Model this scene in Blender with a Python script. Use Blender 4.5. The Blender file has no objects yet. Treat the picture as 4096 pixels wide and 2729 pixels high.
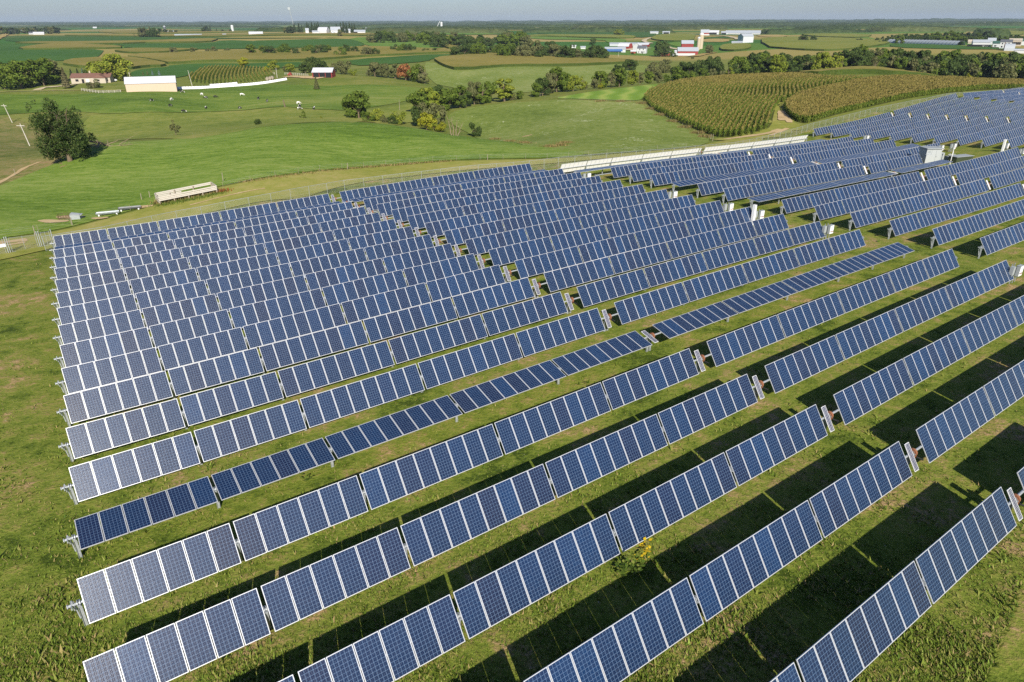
import bpy, bmesh, math, random
import numpy as np
from mathutils import Vector, Matrix, geometry

# ------------------------------------------------------------------ camera, sky, sun, exposure
SC = bpy.context.scene
COL = SC.collection
PITCH = math.radians(25.112); ROLL = math.radians(-0.19)
F = 2732.5; CX = 2048.0; CY = 1364.5          # focal length and centre in pixels of the 4096 x 2729 photograph
CZ = 23.0                                      # camera height over the world's zero
_rt = Vector((1, 0, 0)); _fw = Vector((0, math.cos(PITCH), -math.sin(PITCH))); _up = _rt.cross(_fw)
RT = _rt*math.cos(ROLL) + _up*math.sin(ROLL); UP = RT.cross(_fw); FW = _fw
cam = bpy.data.objects.new('camera', bpy.data.cameras.new('camera')); COL.objects.link(cam)
cam.data.sensor_width = 36; cam.data.lens = 36*F/4096
cam.data.clip_start = 0.5; cam.data.clip_end = 60000
M = Matrix((RT, UP, -FW)).transposed().to_4x4(); M.translation = (0, 0, CZ)
cam.matrix_world = M
SC.camera = cam

SUN = Vector((0.155, -0.847, 0.549)).normalized()
w = bpy.data.worlds.new('World'); SC.world = w; w.use_nodes = True
nt = w.node_tree; bg = nt.nodes['Background']
sky = nt.nodes.new('ShaderNodeTexSky'); sky.sky_type = 'NISHITA'; sky.sun_disc = False
sky.sun_elevation = math.asin(SUN.z); sky.sun_rotation = math.atan2(SUN.x, SUN.y)
sky.altitude = 300; sky.air_density = 1.0; sky.dust_density = 0.6; sky.ozone_density = 2.0
hs = nt.nodes.new('ShaderNodeMix'); hs.data_type = 'RGBA'; hs.blend_type = 'MULTIPLY'; hs.inputs[0].default_value = 1.0
nt.links.new(sky.outputs[0], hs.inputs[6]); hs.inputs[7].default_value = (0.78, 0.90, 1.20, 1)
nt.links.new(hs.outputs[2], bg.inputs[0]); bg.inputs[1].default_value = 0.053
sl = bpy.data.lights.new('sun', 'SUN'); sl.energy = 4.8; sl.angle = math.radians(0.5); sl.color = (1.0, 0.925, 0.80)
so = bpy.data.objects.new('sun', sl); COL.objects.link(so); so.rotation_euler = SUN.to_track_quat('Z', 'Y').to_euler()
SC.view_settings.view_transform = 'Standard'; SC.view_settings.look = 'None'
SC.view_settings.exposure = 0.5; SC.view_settings.gamma = 1
SC.render.engine = 'CYCLES'
SC.cycles.use_denoising = False
SC.cycles.max_bounces = 5; SC.cycles.diffuse_bounces = 2; SC.cycles.glossy_bounces = 2
SC.cycles.transmission_bounces = 2; SC.cycles.transparent_max_bounces = 8; SC.cycles.volume_bounces = 0
SC.cycles.caustics_reflective = False; SC.cycles.caustics_refractive = False

rng = random.Random(7); nr = np.random.default_rng(7)
PI = math.pi

# ------------------------------------------------------------------ the surveyed lie of the solar field (u along a row, v across the rows)
PSI = math.radians(34.97184); CPS, SPS = math.cos(PSI), math.sin(PSI)
P_ = dict(H=20.94136, u0=1.41371, sk=4.1983, v0=104.21316, P=5.07534, mg=1.84844, tg=0.14, bo=6.82174, bsk=4.0058, ccol=93.24981,
          csk=1.02762, mp=1.02, sk2=0.73674)
MON = [(i, j) for i in range(6) for j in range(6) if 1 <= i+j <= 5]
POLY = [-3.3653, -2.1519, 2.267, 0.0166, -0.6963, -0.9646, 3.6635, -1.3405, -1.3835, 0.4407, 3.5955, -0.6038, 2.4727, 0.3702, -4.8605, -2.8036, -0.5771, 2.7635, 0.7575, -0.4738]
def tube_z(u, v):                               # height of the torque tube axis over world zero
    U = u/80.0; V = v/80.0
    return CZ - P_['H'] + sum(k*U**i*V**j for k, (i, j) in zip(POLY, MON))
def uvw(u, v):                                  # plan (u, v) to world x, y
    return u*CPS - v*SPS, u*SPS + v*CPS
def warp(u, v):
    U = (u-60)/60; V = (v-50)/50
    return (u + 0.03739*U*U + 0.02428*U*V + 0.62028*U**3 + 0.23088*U*V*V, v + 0.79537*U*U - 1.42079*U*V + 0.91378*V*V + 0.54508*U*U*V)
WL = 36*P_['mp'] + 4*P_['tg']
def row_base(block, r):                         # raw (u, v) of the first panel's outer edge of a row
    if block == 'A':
        v = -r*P_['P'] + P_['v0']; q = (v-P_['v0'])/80
        return P_['u0'] + P_['sk']*q + P_['sk2']*q*q, v
    if block == 'B':
        v = -(r+1)*P_['P'] + P_['v0']; q = (v-P_['v0'])/80
        return P_['u0'] + 2*WL + P_['mg'] + P_['bo'] + P_['bsk']*q, v
    v = -(r-0.12985)*P_['P'] + P_['v0']; q = (v-P_['v0'])/80
    u = P_['u0'] + 2*WL + P_['ccol'] + P_['csk']*q
    return (u, v) if block == 'C' else (u + 2*WL + P_['mg'] + 6.0, v)
def tube_at(block, r, du):                      # world point of the tube axis, du metres along the row
    u, v = row_base(block, r)
    if block == 'D':
        ue, ve = row_base('C', r); e = WL*2 + P_['mg']
        a = warp(ue+e, ve); b = warp(ue+e-5, ve)
        U, V = a[0] + (u+du-(ue+e)), a[1] + (u+du-(ue+e))*(a[1]-b[1])/5.0*0.6
        x, y = uvw(U, V); z = tube_z(*a) - 0.2 - 0.026*(u+du-(ue+e))
        return Vector((x, y, z))
    U, V = warp(u+du, v); x, y = uvw(U, V)
    return Vector((x, y, tube_z(U, V)))
POST_H = 1.3

# ------------------------------------------------------------------ terrain: heights measured where the photograph shows the ground
def ray(px, py):
    return (FW + RT*((px-CX)/F) + UP*((CY-py)/F))
def azr(x, y): return math.atan2(x, y), math.log(max(math.hypot(x, y), 9.0))
CTRL = []
def cp(px, py, Y, dz=0.0):                      # ground seen at pixel (px, py), Y metres ahead
    d = ray(px, py); k = Y/d.y; CTRL.append((d.x*k, Y, CZ + d.z*k + dz))
def cz(px, Y, zrel):                            # ground hidden behind something: its height under the camera
    d = ray(px, 300); CTRL.append((d.x/d.y*Y, Y, CZ + zrel))
for b, r, du in [('A', r, du) for r in (0, 2, 5, 8, 11, 14, 17, 20) for du in (0, 19, 38, 57, 76)] + \
                [('B', r, du) for r in (-1, 3, 7, 11, 15) for du in (0, 38, 76)] + \
                [('C', r, du) for r in (0, 3, 6, 9, 12) for du in (0, 38, 76)] + [('D', r, du) for r in (0, 3) for du in (2, 38)]:
    p = tube_at(b, r, du); CTRL.append((p.x, p.y, p.z-POST_H))
for x, y, z in ((-12, 9, -23.1), (0, 12, -22.4), (12, 11, -22.4), (28, 18, -22.3), (45, 30, -22.3), (65, 42, -22.3), (-15, 14, -23.4), (-22, 16, -23.6), (-30, 30, -24.2),
                (-46, 45, -25.2), (-62, 62, -26.6), (-75, 80, -28.0)):
    CTRL.append((x, y, CZ+z))
for a in ((45, 1014, 88), (0, 900, 103), (0, 800, 125), (200, 830, 118), (0, 700, 152), (250, 655, 162), (60, 620, 190), (120, 585, 233), (50, 493, 310), (735, 447, 330), (1000, 440, 335),
          (600, 405, 345), (600, 370, 375), (0, 380, 380), (0, 330, 430), (350, 330, 420), (1100, 385, 370), (250, 250, 600), (800, 250, 600), (0, 200, 820), (800, 200, 820),
          (0, 160, 1150), (800, 160, 1150), (1270, 135, 1300), (640, 800, 119), (640, 690, 147), (1050, 690, 134), (388, 582, 180), (700, 560, 190), (1050, 511, 195), (1446, 491, 200), (1670, 515, 195),
          (1848, 547, 185), (2050, 573, 178), (1500, 600, 165), (1000, 600, 160), (700, 520, 265), (450, 560, 245), (1000, 490, 285), (1100, 440, 320), (1300, 400, 350), (1290, 310, 430), (1300, 350, 400),
          (1500, 325, 415), (1670, 347, 400), (1420, 475, 285), (1700, 515, 255), (1880, 552, 232), (2100, 560, 215), (2300, 450, 270), (2200, 500, 235), (2400, 520, 210), (2600, 560, 185),
          (2300, 600, 165), (1880, 435, 300), (2150, 395, 320), (2350, 365, 330), (2600, 335, 350), (2580, 395, 290), (2700, 475, 240), (2850, 548, 195), (3130, 485, 213), (3180, 505, 205),
          (3050, 309, 400), (3480, 283, 400), (3300, 316, 330), (3500, 336, 300), (3900, 336, 325), (4090, 338, 335), (1825, 285, 480), (2200, 270, 520), (1727, 243, 560), (2500, 252, 600),
          (1800, 330, 430), (2100, 300, 450), (1600, 232, 680), (670, 261, 600), (1450, 172, 1000), (1500, 195, 800), (2450, 206, 900), (2700, 220, 850), (2000, 200, 850), (2300, 150, 1400),
          (2600, 150, 1300), (3000, 138, 1700), (3300, 160, 1150), (3300, 190, 850), (3100, 180, 900), (3700, 180, 850), (4000, 195, 740), (1000, 280, 520), (400, 290, 520), (-300, 300, 500), (-300, 600, 200),
          (-300, 150, 1300), (4400, 330, 340), (4400, 200, 740), (4400, 160, 1200)):
    cp(*a)
for a in ((3200, 455, -32), (3700, 430, -33), (4090, 415, -34), (2700, 425, -32), (2400, 400, -33.5), (1500, 520, -32), (2900, 620, -32), (3500, 620, -30)):
    cz(*a)
for px in (-300, 600, 1500, 2400, 3300, 4400):
    cz(px, 2000, -25); cz(px, 3200, -25); cz(px, 5200, -26); cz(px, 9000, -22); cz(px, 14000, -20)
_C = np.array(CTRL); _A = np.arctan2(_C[:, 0], _C[:, 1])*2.2; _L = np.log(np.hypot(_C[:, 0], _C[:, 1]))
def _k(r2): return 0.5*r2*np.log(r2+1e-12)
_n = len(_C); _K = _k((_A[:, None]-_A)**2 + (_L[:, None]-_L)**2) + np.eye(_n)*2e-4
_Q = np.stack([np.ones(_n), _A, _L], 1)
_S = np.zeros((_n+3, _n+3)); _S[:_n, :_n] = _K; _S[:_n, _n:] = _Q; _S[_n:, :_n] = _Q.T
_W = np.linalg.solve(_S, np.concatenate([_C[:, 2], [0, 0, 0]]))
def terr(x, y):                                 # terrain height, vectorised
    x = np.atleast_1d(np.asarray(x, float)); y = np.atleast_1d(np.asarray(y, float))
    az = np.arctan2(x, y); R = np.hypot(x, y)
    lim = 0.95; azc = np.clip(az, -lim, lim)
    back = np.clip((np.abs(az)-lim)/(PI-lim), 0, 1)
    l = np.log(np.maximum(R, 13.0)); A = azc*2.2
    out = np.empty(len(x))
    for s in range(0, len(x), 20000):
        e = s+20000
        out[s:e] = _k((A[s:e, None]-_A)**2 + (l[s:e, None]-_L)**2)@_W[:_n] + _W[_n] + _W[_n+1]*A[s:e] + _W[_n+2]*l[s:e]
    near = CZ-22.4
    t = np.clip((R-13)/10, 0, 1)*(1-np.clip(back*2.0, 0, 1)); t = t*t*(3-2*t)
    t = np.where(np.abs(az) < lim, np.clip((R-9)/5, 0, 1), t)
    out = near*(1-t) + out*t
    far = np.clip((R-600)/2500, 0, 1)
    out += far*(2.5*np.sin(x/640+1.3)*np.sin(y/910) + 1.5*np.sin(x/270+y/390))
    return out
def tz(x, y): return float(terr(x, y)[0])
def at(px, py, h=0.0, lo=12.0, hi=14000.0):     # where the sight line of a pixel first comes down to h over the terrain
    d = ray(px, py); k = np.exp(np.linspace(math.log(lo), math.log(hi), 1400))
    X = d.x*k/d.y; Y = k; Z = CZ + d.z*k/d.y
    g = terr(X, Y) + h - Z
    i = np.argmax(g > 0)
    if g[i] <= 0: i = len(k)-1
    if i > 0:
        a = g[i-1]/(g[i-1]-g[i]); kk = k[i-1] + (k[i]-k[i-1])*a
    else: kk = k[0]
    return Vector((d.x*kk/d.y, kk, tz(d.x*kk/d.y, kk)))
def atY(px, Y):                                 # terrain point Y metres ahead in the direction of a pixel column
    d = ray(px, 300); x = d.x/d.y*Y
    return Vector((x, Y, tz(x, Y)))
def zpix(px, py, Y):                            # world height seen at pixel row py, Y metres ahead
    d = ray(px, py); return CZ + d.z*Y/d.y
def ppm(p):                                     # pixels of the photograph per metre at a world point
    return F/((Vector(p)-Vector((0, 0, CZ))).dot(FW))

# ------------------------------------------------------------------ materials
def new_mat(name, rough=0.8, base=(0.5, 0.5, 0.5), metal=0.0, spec=0.3):
    m = bpy.data.materials.new(name); m.use_nodes = True
    b = m.node_tree.nodes['Principled BSDF']
    b.inputs['Base Color'].default_value = (*base, 1); b.inputs['Roughness'].default_value = rough
    b.inputs['Metallic'].default_value = metal; b.inputs['Specular IOR Level'].default_value = spec
    return m
class NT:
    def __init__(s, m): s.m = m; s.t = m.node_tree; s.b = s.t.nodes['Principled BSDF']
    def n(s, typ, **kw):
        o = s.t.nodes.new(typ)
        for k, v in kw.items(): setattr(o, k, v)
        return o
    def l(s, a, b): s.t.links.new(a, b)
    def coord(s, out='Object'): return s.n('ShaderNodeTexCoord').outputs[out]
    def pos(s): return s.n('ShaderNodeNewGeometry').outputs['Position']
    def math(s, op, a, b=None, c=None, clamp=False):
        o = s.n('ShaderNodeMath', operation=op); o.use_clamp = clamp
        for i, v in enumerate((a, b, c)):
            if v is None: continue
            if isinstance(v, (int, float)): o.inputs[i].default_value = v
            else: s.l(v, o.inputs[i])
        return o.outputs[0]
    def scale(s, vec, sc):
        o = s.n('ShaderNodeVectorMath', operation='MULTIPLY'); s.l(vec, o.inputs[0]); o.inputs[1].default_value = sc; return o.outputs[0]
    def noise(s, vec, scale, detail=4, rough=0.6, dist=0.0):
        o = s.n('ShaderNodeTexNoise'); s.l(vec, o.inputs['Vector']); o.inputs['Scale'].default_value = scale
        o.inputs['Detail'].default_value = detail; o.inputs['Roughness'].default_value = rough; o.inputs['Distortion'].default_value = dist
        return o.outputs['Fac']
    def ramp(s, fac, stops):
        o = s.n('ShaderNodeValToRGB'); e = o.color_ramp.elements
        while len(e) > 1: e.remove(e[-1])
        for i, (p, c) in enumerate(stops):
            q = e[0] if i == 0 else e.new(p)
            q.position = p; q.color = (*c, 1) if len(c) == 3 else c
        s.l(fac, o.inputs[0]); return o.outputs[0]
    def mix(s, fac, a, b, typ='MIX'):
        o = s.n('ShaderNodeMix', data_type='RGBA', blend_type=typ)
        if isinstance(fac, (int, float)): o.inputs[0].default_value = fac
        else: s.l(fac, o.inputs[0])
        for i, v in ((6, a), (7, b)):
            if isinstance(v, tuple): o.inputs[i].default_value = (*v, 1)
            else: s.l(v, o.inputs[i])
        return o.outputs[2]
    def bump(s, h, strength, dist):
        o = s.n('ShaderNodeBump'); o.inputs['Strength'].default_value = strength; o.inputs['Distance'].default_value = dist
        s.l(h, o.inputs['Height']); s.l(o.outputs[0], s.b.inputs['Normal'])
    def col(s, c): s.l(c, s.b.inputs['Base Color'])
def sr(r, g, b):                                # sRGB 0-255 to linear
    return tuple(((c/255)/12.92 if c <= 10 else ((c/255+0.055)/1.055)**2.4) for c in (r, g, b))
def k_(c, f): return tuple(v*f for v in c)

def grass_mat(name, stops, s1=0.05, s2=0.6, s3=5.0, flecks=None, bump=0.5, streak=None, w=(0.42, 0.33, 0.25), bd=0.15, con=2.6):
    m = new_mat(name, 0.95, spec=0.1); t = NT(m); p = t.pos()
    if streak: p2 = t.scale(p, streak)
    else: p2 = p
    a = t.noise(p2, s1, 4, 0.6, 0.4); b = t.noise(p2, s2, 5, 0.65); c = t.noise(p, s3, 4, 0.7)
    f = t.math('ADD', t.math('ADD', t.math('MULTIPLY', a, w[0]), t.math('MULTIPLY', b, w[1])), t.math('MULTIPLY', c, w[2]))
    f = t.math('MULTIPLY_ADD', t.math('SUBTRACT', f, 0.5), con, 0.5, clamp=True)
    colr = t.ramp(f, stops)
    if flecks:
        g = t.noise(p, flecks[0], 2, 0.5); h = t.noise(p, flecks[0]/14, 2, 0.5)
        g = t.math('GREATER_THAN', t.math('MULTIPLY', g, h), flecks[1]); colr = t.mix(g, colr, flecks[2])
    t.col(colr); t.bump(t.math('ADD', b, t.math('MULTIPLY', c, 0.5)), bump, bd)
    return m

# ------------------------------------------------------------------ object helpers
def tag(o, label=None, cat=None, group=None, kind=None):
    if label: o['label'] = label
    if cat: o['category'] = cat
    if group: o['group'] = group
    if kind: o['kind'] = kind
    return o
def link(name, me, parent=None, loc=None, mat=None):
    o = bpy.data.objects.new(name, me); COL.objects.link(o)
    if parent is not None: o.parent = parent
    if loc is not None: o.location = loc
    if mat is not None:
        for m in (mat if isinstance(mat, (list, tuple)) else [mat]): me.materials.append(m)
    return o
def empty(name, loc, rz=0):
    o = bpy.data.objects.new(name, None); COL.objects.link(o); o.location = loc; o.rotation_euler = (0, 0, rz)
    o.empty_display_size = 0.3; return o
def mesh_np(name, V, Fq, mats=None, mi=None, smooth=False):   # V (n,3); Fq (m,3 or 4)
    V = np.asarray(V, float); Fq = np.asarray(Fq, int)
    me = bpy.data.meshes.new(name); k = Fq.shape[1]
    me.vertices.add(len(V)); me.vertices.foreach_set('co', V.ravel())
    me.loops.add(Fq.size); me.loops.foreach_set('vertex_index', Fq.ravel())
    me.polygons.add(len(Fq)); me.polygons.foreach_set('loop_start', np.arange(0, Fq.size, k))
    me.polygons.foreach_set('loop_total', np.full(len(Fq), k))
    if mats:
        for m in mats: me.materials.append(m)
    if mi is not None: me.polygons.foreach_set('material_index', np.asarray(mi, int))
    if smooth: me.polygons.foreach_set('use_smooth', np.ones(len(Fq), bool))
    me.update(calc_edges=True); me.validate(); return me
class MB:                                       # collects boxes, bars, tubes; builds ONE mesh
    def __init__(s): s.v = []; s.f = []; s.m = []
    def add(s, vs, fs, mi=0):
        o = len(s.v); s.v += [tuple(v) for v in vs]; s.f += [[o+i for i in f] for f in fs]; s.m += [mi]*len(fs); return s
    def box(s, x0, x1, y0, y1, z0, z1, mi=0, M=None):
        vs = [Vector((x, y, z)) for z in (z0, z1) for y in (y0, y1) for x in (x0, x1)]
        if M is not None: vs = [M@v for v in vs]
        return s.add(vs, [[0, 2, 3, 1], [4, 5, 7, 6], [0, 1, 5, 4], [2, 6, 7, 3], [0, 4, 6, 2], [1, 3, 7, 5]], mi)
    def tube(s, a, b, r0, r1=None, n=8, mi=0, cap=True):
        a = Vector(a); b = Vector(b); r1 = r0 if r1 is None else r1; d = (b-a)
        if d.length < 1e-6: return s
        q = d.to_track_quat('Z', 'Y'); vs = []
        for p, r in ((a, r0), (b, r1)):
            for i in range(n):
                t = 2*PI*i/n; vs.append(p + q@Vector((math.cos(t)*r, math.sin(t)*r, 0)))
        fs = [[i, (i+1) % n, n+(i+1) % n, n+i] for i in range(n)]
        if cap: fs += [list(range(n-1, -1, -1)), list(range(n, 2*n))]
        return s.add(vs, fs, mi)
    def lathe(s, prof, n=16, mi=0, c=(0, 0)):   # profile of (r, z)
        vs = [(c[0]+r*math.cos(2*PI*i/n), c[1]+r*math.sin(2*PI*i/n), z) for r, z in prof for i in range(n)]
        fs = [[j*n+i, j*n+(i+1) % n, (j+1)*n+(i+1) % n, (j+1)*n+i] for j in range(len(prof)-1) for i in range(n)]
        return s.add(vs, fs, mi)
    def mesh(s, name, mats=None, smooth=False):
        me = bpy.data.meshes.new(name); me.from_pydata(s.v, [], s.f)
        for m in (mats or []): me.materials.append(m)
        me.polygons.foreach_set('material_index', s.m)
        if smooth: me.polygons.foreach_set('use_smooth', [True]*len(s.f))
        me.update(); return me
    def obj(s, name, mat, parent=None, loc=None, smooth=False):
        return link(name, s.mesh(name, mat if isinstance(mat, (list, tuple)) else [mat], smooth), parent, loc)

# ------------------------------------------------------------------ terrain sheet
MAT_GROUND = grass_mat('meadow', [(0.0, sr(70, 88, 34)), (0.35, sr(98, 112, 46)), (0.6, sr(118, 124, 58)), (0.85, sr(136, 132, 74)), (1.0, sr(146, 134, 86))], 0.02, 0.16, 1.3)
def patchwork():
    t = NT(MAT_GROUND); old = t.b.inputs['Base Color'].links[0].from_socket; p = t.pos()
    v = t.n('ShaderNodeTexVoronoi', feature='F1'); wv = t.n('ShaderNodeVectorMath', operation='ADD')
    nz = t.n('ShaderNodeTexNoise'); t.l(p, nz.inputs['Vector']); nz.inputs['Scale'].default_value = 0.0012
    sc = t.n('ShaderNodeVectorMath', operation='SCALE'); t.l(nz.outputs['Color'], sc.inputs[0]); sc.inputs['Scale'].default_value = 0.9
    t.l(t.scale(p, (0.0009, 0.0026, 0.0)), wv.inputs[0]); t.l(sc.outputs[0], wv.inputs[1]); t.l(wv.outputs[0], v.inputs['Vector']); v.inputs['Scale'].default_value = 1.6
    sx = t.n('ShaderNodeSeparateXYZ'); t.l(v.outputs['Color'], sx.inputs[0])
    c = t.ramp(sx.outputs[0], [(0, sr(64, 104, 38)), (0.18, sr(150, 138, 78)), (0.32, sr(78, 100, 44)), (0.46, sr(128, 128, 62)), (0.6, sr(60, 96, 40)), (0.72, sr(158, 142, 88)), (0.86, sr(88, 120, 46)), (1, sr(70, 88, 42))])
    c.node.color_ramp.interpolation = 'CONSTANT'
    gx = t.n('ShaderNodeSeparateXYZ'); t.l(p, gx.inputs[0])
    f = t.math('MULTIPLY', t.math('SUBTRACT', gx.outputs[1], 640.0), 0.02, clamp=True)
    t.col(t.mix(f, old, c))
patchwork()
def build_terrain():
    front = np.radians(np.arange(-56, 56.01, 0.25)); rest = np.radians(np.arange(60, 301, 4.0))
    az = np.concatenate([front, rest]); n = len(az)
    R = np.concatenate([[4.0], np.exp(np.arange(math.log(7.0), math.log(15000), 0.0128))]); m = len(R)
    A, RR = np.meshgrid(az, R); X = (np.sin(A)*RR).ravel(); Y = (np.cos(A)*RR).ravel()
    Z = terr(X, Y)
    V = np.stack([X, Y, Z], 1); V = np.vstack([V, [[0, 0, CZ-22.4]]])
    i = np.arange(n); j = np.arange(m-1)[:, None]
    a = j*n + i; b = j*n + (i+1) % n
    Fq = np.stack([a, b, b+n, a+n], -1).reshape(-1, 4)
    me = mesh_np('ground', V, Fq[:, ::-1], [MAT_GROUND], smooth=True)
    bm = bmesh.new(); bm.from_mesh(me); bm.verts.ensure_lookup_table()
    for q in range(n):
        f = bm.faces.new((bm.verts[len(V)-1], bm.verts[(q+1) % n], bm.verts[q])); f.smooth = True
    bmesh.ops.recalc_face_normals(bm, faces=bm.faces)
    bm.to_mesh(me); bm.free()
    # make sure it faces up
    if me.polygons[1000].normal.z < 0: me.flip_normals()
    return tag(link('ground', me), kind='structure')
build_terrain()

def poly_px(pts, org=(0, 0), s=1.0, h=0.0):
    return [at(org[0]+x/s, org[1]+y/s, h) for x, y in pts]
def densify(pts, closed=True, f=0.02, mn=0.8):
    out = []; n = len(pts)
    for i in range(n if closed else n-1):
        a = pts[i]; b = pts[(i+1) % n]; L = (b-a).length; st = max(mn, f*max(a.y, 20)); k = max(1, int(L/st))
        out += [a.lerp(b, j/k) for j in range(k)]
    if not closed: out.append(pts[-1])
    return out
def smooth_loop(pts, closed=True, it=2):        # corner cutting
    for _ in range(it):
        n = len(pts); o = []
        for i in range(n if closed else n-1):
            a = pts[i]; b = pts[(i+1) % n]; o += [a.lerp(b, .25), a.lerp(b, .75)]
        if not closed: o = [pts[0]] + o + [pts[-1]]
        pts = o
    return pts
def inside(x, y, P):
    c = np.zeros(len(x), bool); n = len(P)
    for i in range(n):
        x0, y0 = P[i][0], P[i][1]; x1, y1 = P[i-1][0], P[i-1][1]
        if y0 == y1: continue
        c ^= ((y0 > y) != (y1 > y)) & (x < (x1-x0)*(y-y0)/(y1-y0)+x0)
    return c
def drape(name, pts, mat, lift=0.05, wall=0.0, kind='structure', smooth_it=1, f=0.022, mn=1.2, rough=0.0, label=None, cat=None, group=None, near_h=None):
    P = densify(smooth_loop(pts, True, smooth_it) if smooth_it else pts, True, f, mn)
    B = np.array([(p.x, p.y) for p in P])
    # interior points in a grid whose cells grow with distance
    lo = B.min(0); hi = B.max(0); I = []
    y = max(lo[1], 12.0); row = 0
    while y < hi[1]:
        st = max(mn, f*y); xs = np.arange(lo[0] + (row % 2)*st*0.5, hi[0], st)
        I.append(np.stack([xs, np.full(len(xs), y)], 1)); y += st*0.87; row += 1
    I = np.concatenate(I); I = I + nr.uniform(-0.12, 0.12, I.shape)*np.maximum(mn, f*I[:, 1:2])
    I = I[inside(I[:, 0], I[:, 1], B)]
    pts2 = [Vector(p) for p in B.tolist()] + [Vector(p) for p in I.tolist()]
    n = len(B)
    r = geometry.delaunay_2d_cdt(pts2, [(i, (i+1) % n) for i in range(n)], [], 1, 1e-4)
    V2 = np.array([(p.x, p.y) for p in r[0]]); Fs = [list(t) for t in r[2]]
    lf = lift + V2[:, 1]/2500.0 if lift else V2[:, 1]*0
    Z = terr(V2[:, 0], V2[:, 1]) + lf + wall
    if rough: Z = Z + nr.uniform(-rough, rough, len(Z))
    V = [(a, b, c) for (a, b), c in zip(V2.tolist(), Z.tolist())]
    mi = [0]*len(Fs)
    if wall:
        eb = {}
        for t in Fs:
            for a, b in zip(t, t[1:]+t[:1]): eb[(a, b)] = 1
        be = [(a, b) for a, b in eb if (b, a) not in eb]
        ids = {}; 
        for a, b in be:
            for q in (a, b):
                if q not in ids: ids[q] = len(V); x, y, z = V[q]; V.append((x, y, z-wall-0.5-lf[q]))
        for a, b in be: Fs.append([b, a, ids[a], ids[b]]); mi.append(1)
    me = bpy.data.meshes.new(name); me.from_pydata(V, [], Fs)
    for m in (mat if isinstance(mat, (list, tuple)) else [mat]): me.materials.append(m)
    if wall: me.polygons.foreach_set('material_index', mi)
    me.update()
    if me.polygons[0].normal.z < 0: me.flip_normals()
    o = link(name, me)
    return tag(o, label, cat, group, kind)

# ------------------------------------------------------------------ solar trackers
def cell_material():
    m = new_mat('silicon_cells', 0.32, spec=0.5); t = NT(m); c = t.coord('Object')
    sx = t.n('ShaderNodeSeparateXYZ'); t.l(c, sx.inputs[0])
    fx = t.math('FRACT', t.math('DIVIDE', t.math('ADD', sx.outputs[0], 0.4755+10*0.1585), 0.1585))
    fy = t.math('FRACT', t.math('DIVIDE', t.math('ADD', sx.outputs[1], 0.951+10*0.1585), 0.1585))
    ex = t.math('GREATER_THAN', t.math('ABSOLUTE', t.math('SUBTRACT', fx, 0.5)), 0.473)
    ey = t.math('GREATER_THAN', t.math('ABSOLUTE', t.math('SUBTRACT', fy, 0.5)), 0.475)
    ox = t.math('GREATER_THAN', t.math('ABSOLUTE', sx.outputs[0]), 0.4755); oy = t.math('GREATER_THAN', t.math('ABSOLUTE', sx.outputs[1]), 0.951)
    line = t.math('MAXIMUM', t.math('MAXIMUM', ex, ey), t.math('MAXIMUM', ox, oy))
    fb = t.math('ABSOLUTE', t.math('SUBTRACT', t.math('FRACT', t.math('MULTIPLY', fx, 3.0)), 0.5))
    bus = t.math('LESS_THAN', fb, 0.018)
    oi = t.n('ShaderNodeObjectInfo')
    vor = t.n('ShaderNodeTexWhiteNoise', noise_dimensions='3D')
    fl = t.n('ShaderNodeVectorMath', operation='FLOOR'); t.l(t.scale(c, (6.309, 6.309, 0)), fl.inputs[0])
    ad = t.n('ShaderNodeVectorMath', operation='ADD'); t.l(fl.outputs[0], ad.inputs[0]); t.l(oi.outputs['Location'], ad.inputs[1]); t.l(ad.outputs[0], vor.inputs[0])
    base = t.ramp(oi.outputs['Random'], [(0, sr(10, 32, 62)), (0.3, sr(13, 40, 75)), (0.5, sr(11, 35, 68)), (0.66, sr(14, 52, 94)), (0.8, sr(18, 26, 56)), (0.93, sr(25, 26, 48)), (1, sr(12, 36, 70))])
    base = t.mix(0.15, base, sr(13, 37, 72))
    base = t.mix(t.math('MULTIPLY', vor.outputs[0], 0.35), base, sr(20, 30, 60))
    big = t.noise(t.pos(), 0.07, 2, 0.5); base = t.mix(t.math('MULTIPLY', big, 0.5), base, sr(12, 35, 67))
    t.col(t.mix(bus, base, (0.62, 0.64, 0.68)))
    t.l(t.math('MULTIPLY', bus, 0.75), t.b.inputs['Metallic'])
    t.l(t.math('MULTIPLY_ADD', bus, -0.02, 0.30), t.b.inputs['Roughness'])
    t.b.inputs['Coat Weight'].default_value = 0.22; t.b.inputs['Coat Roughness'].default_value = 0.12; t.b.inputs['Coat IOR'].default_value = 1.35
    d = t.n('ShaderNodeBsdfPrincipled'); d.inputs['Base Color'].default_value = (*sr(100, 128, 162), 1); d.inputs['Roughness'].default_value = 0.5
    mx = t.n('ShaderNodeMixShader'); t.l(line, mx.inputs[0]); t.l(t.b.outputs[0], mx.inputs[1]); t.l(d.outputs[0], mx.inputs[2])
    t.l(mx.outputs[0], t.t.nodes['Material Output'].inputs[0])
    return m
MAT_CELL = cell_material()
MAT_FRAME = new_mat('anodised_frame', 0.42, (0.62, 0.64, 0.67), 0.3, 0.5)
MAT_BACK = new_mat('white_backsheet', 0.6, (0.86, 0.86, 0.86))
def galv():
    m = new_mat('galvanised_steel', 0.5, (0.42, 0.45, 0.47), 0.45, 0.4); t = NT(m)
    f = t.noise(t.coord(), 9, 3, 0.6); t.col(t.ramp(f, [(0.3, (0.33, 0.36, 0.38)), (0.7, (0.55, 0.58, 0.6))])); return m
MAT_GALV = galv()
MAT_RUST = new_mat('rusty_gearbox', 0.75, sr(138, 92, 66)); MAT_BLACK = new_mat('black_rubber', 0.6, (0.02, 0.02, 0.02))
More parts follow.
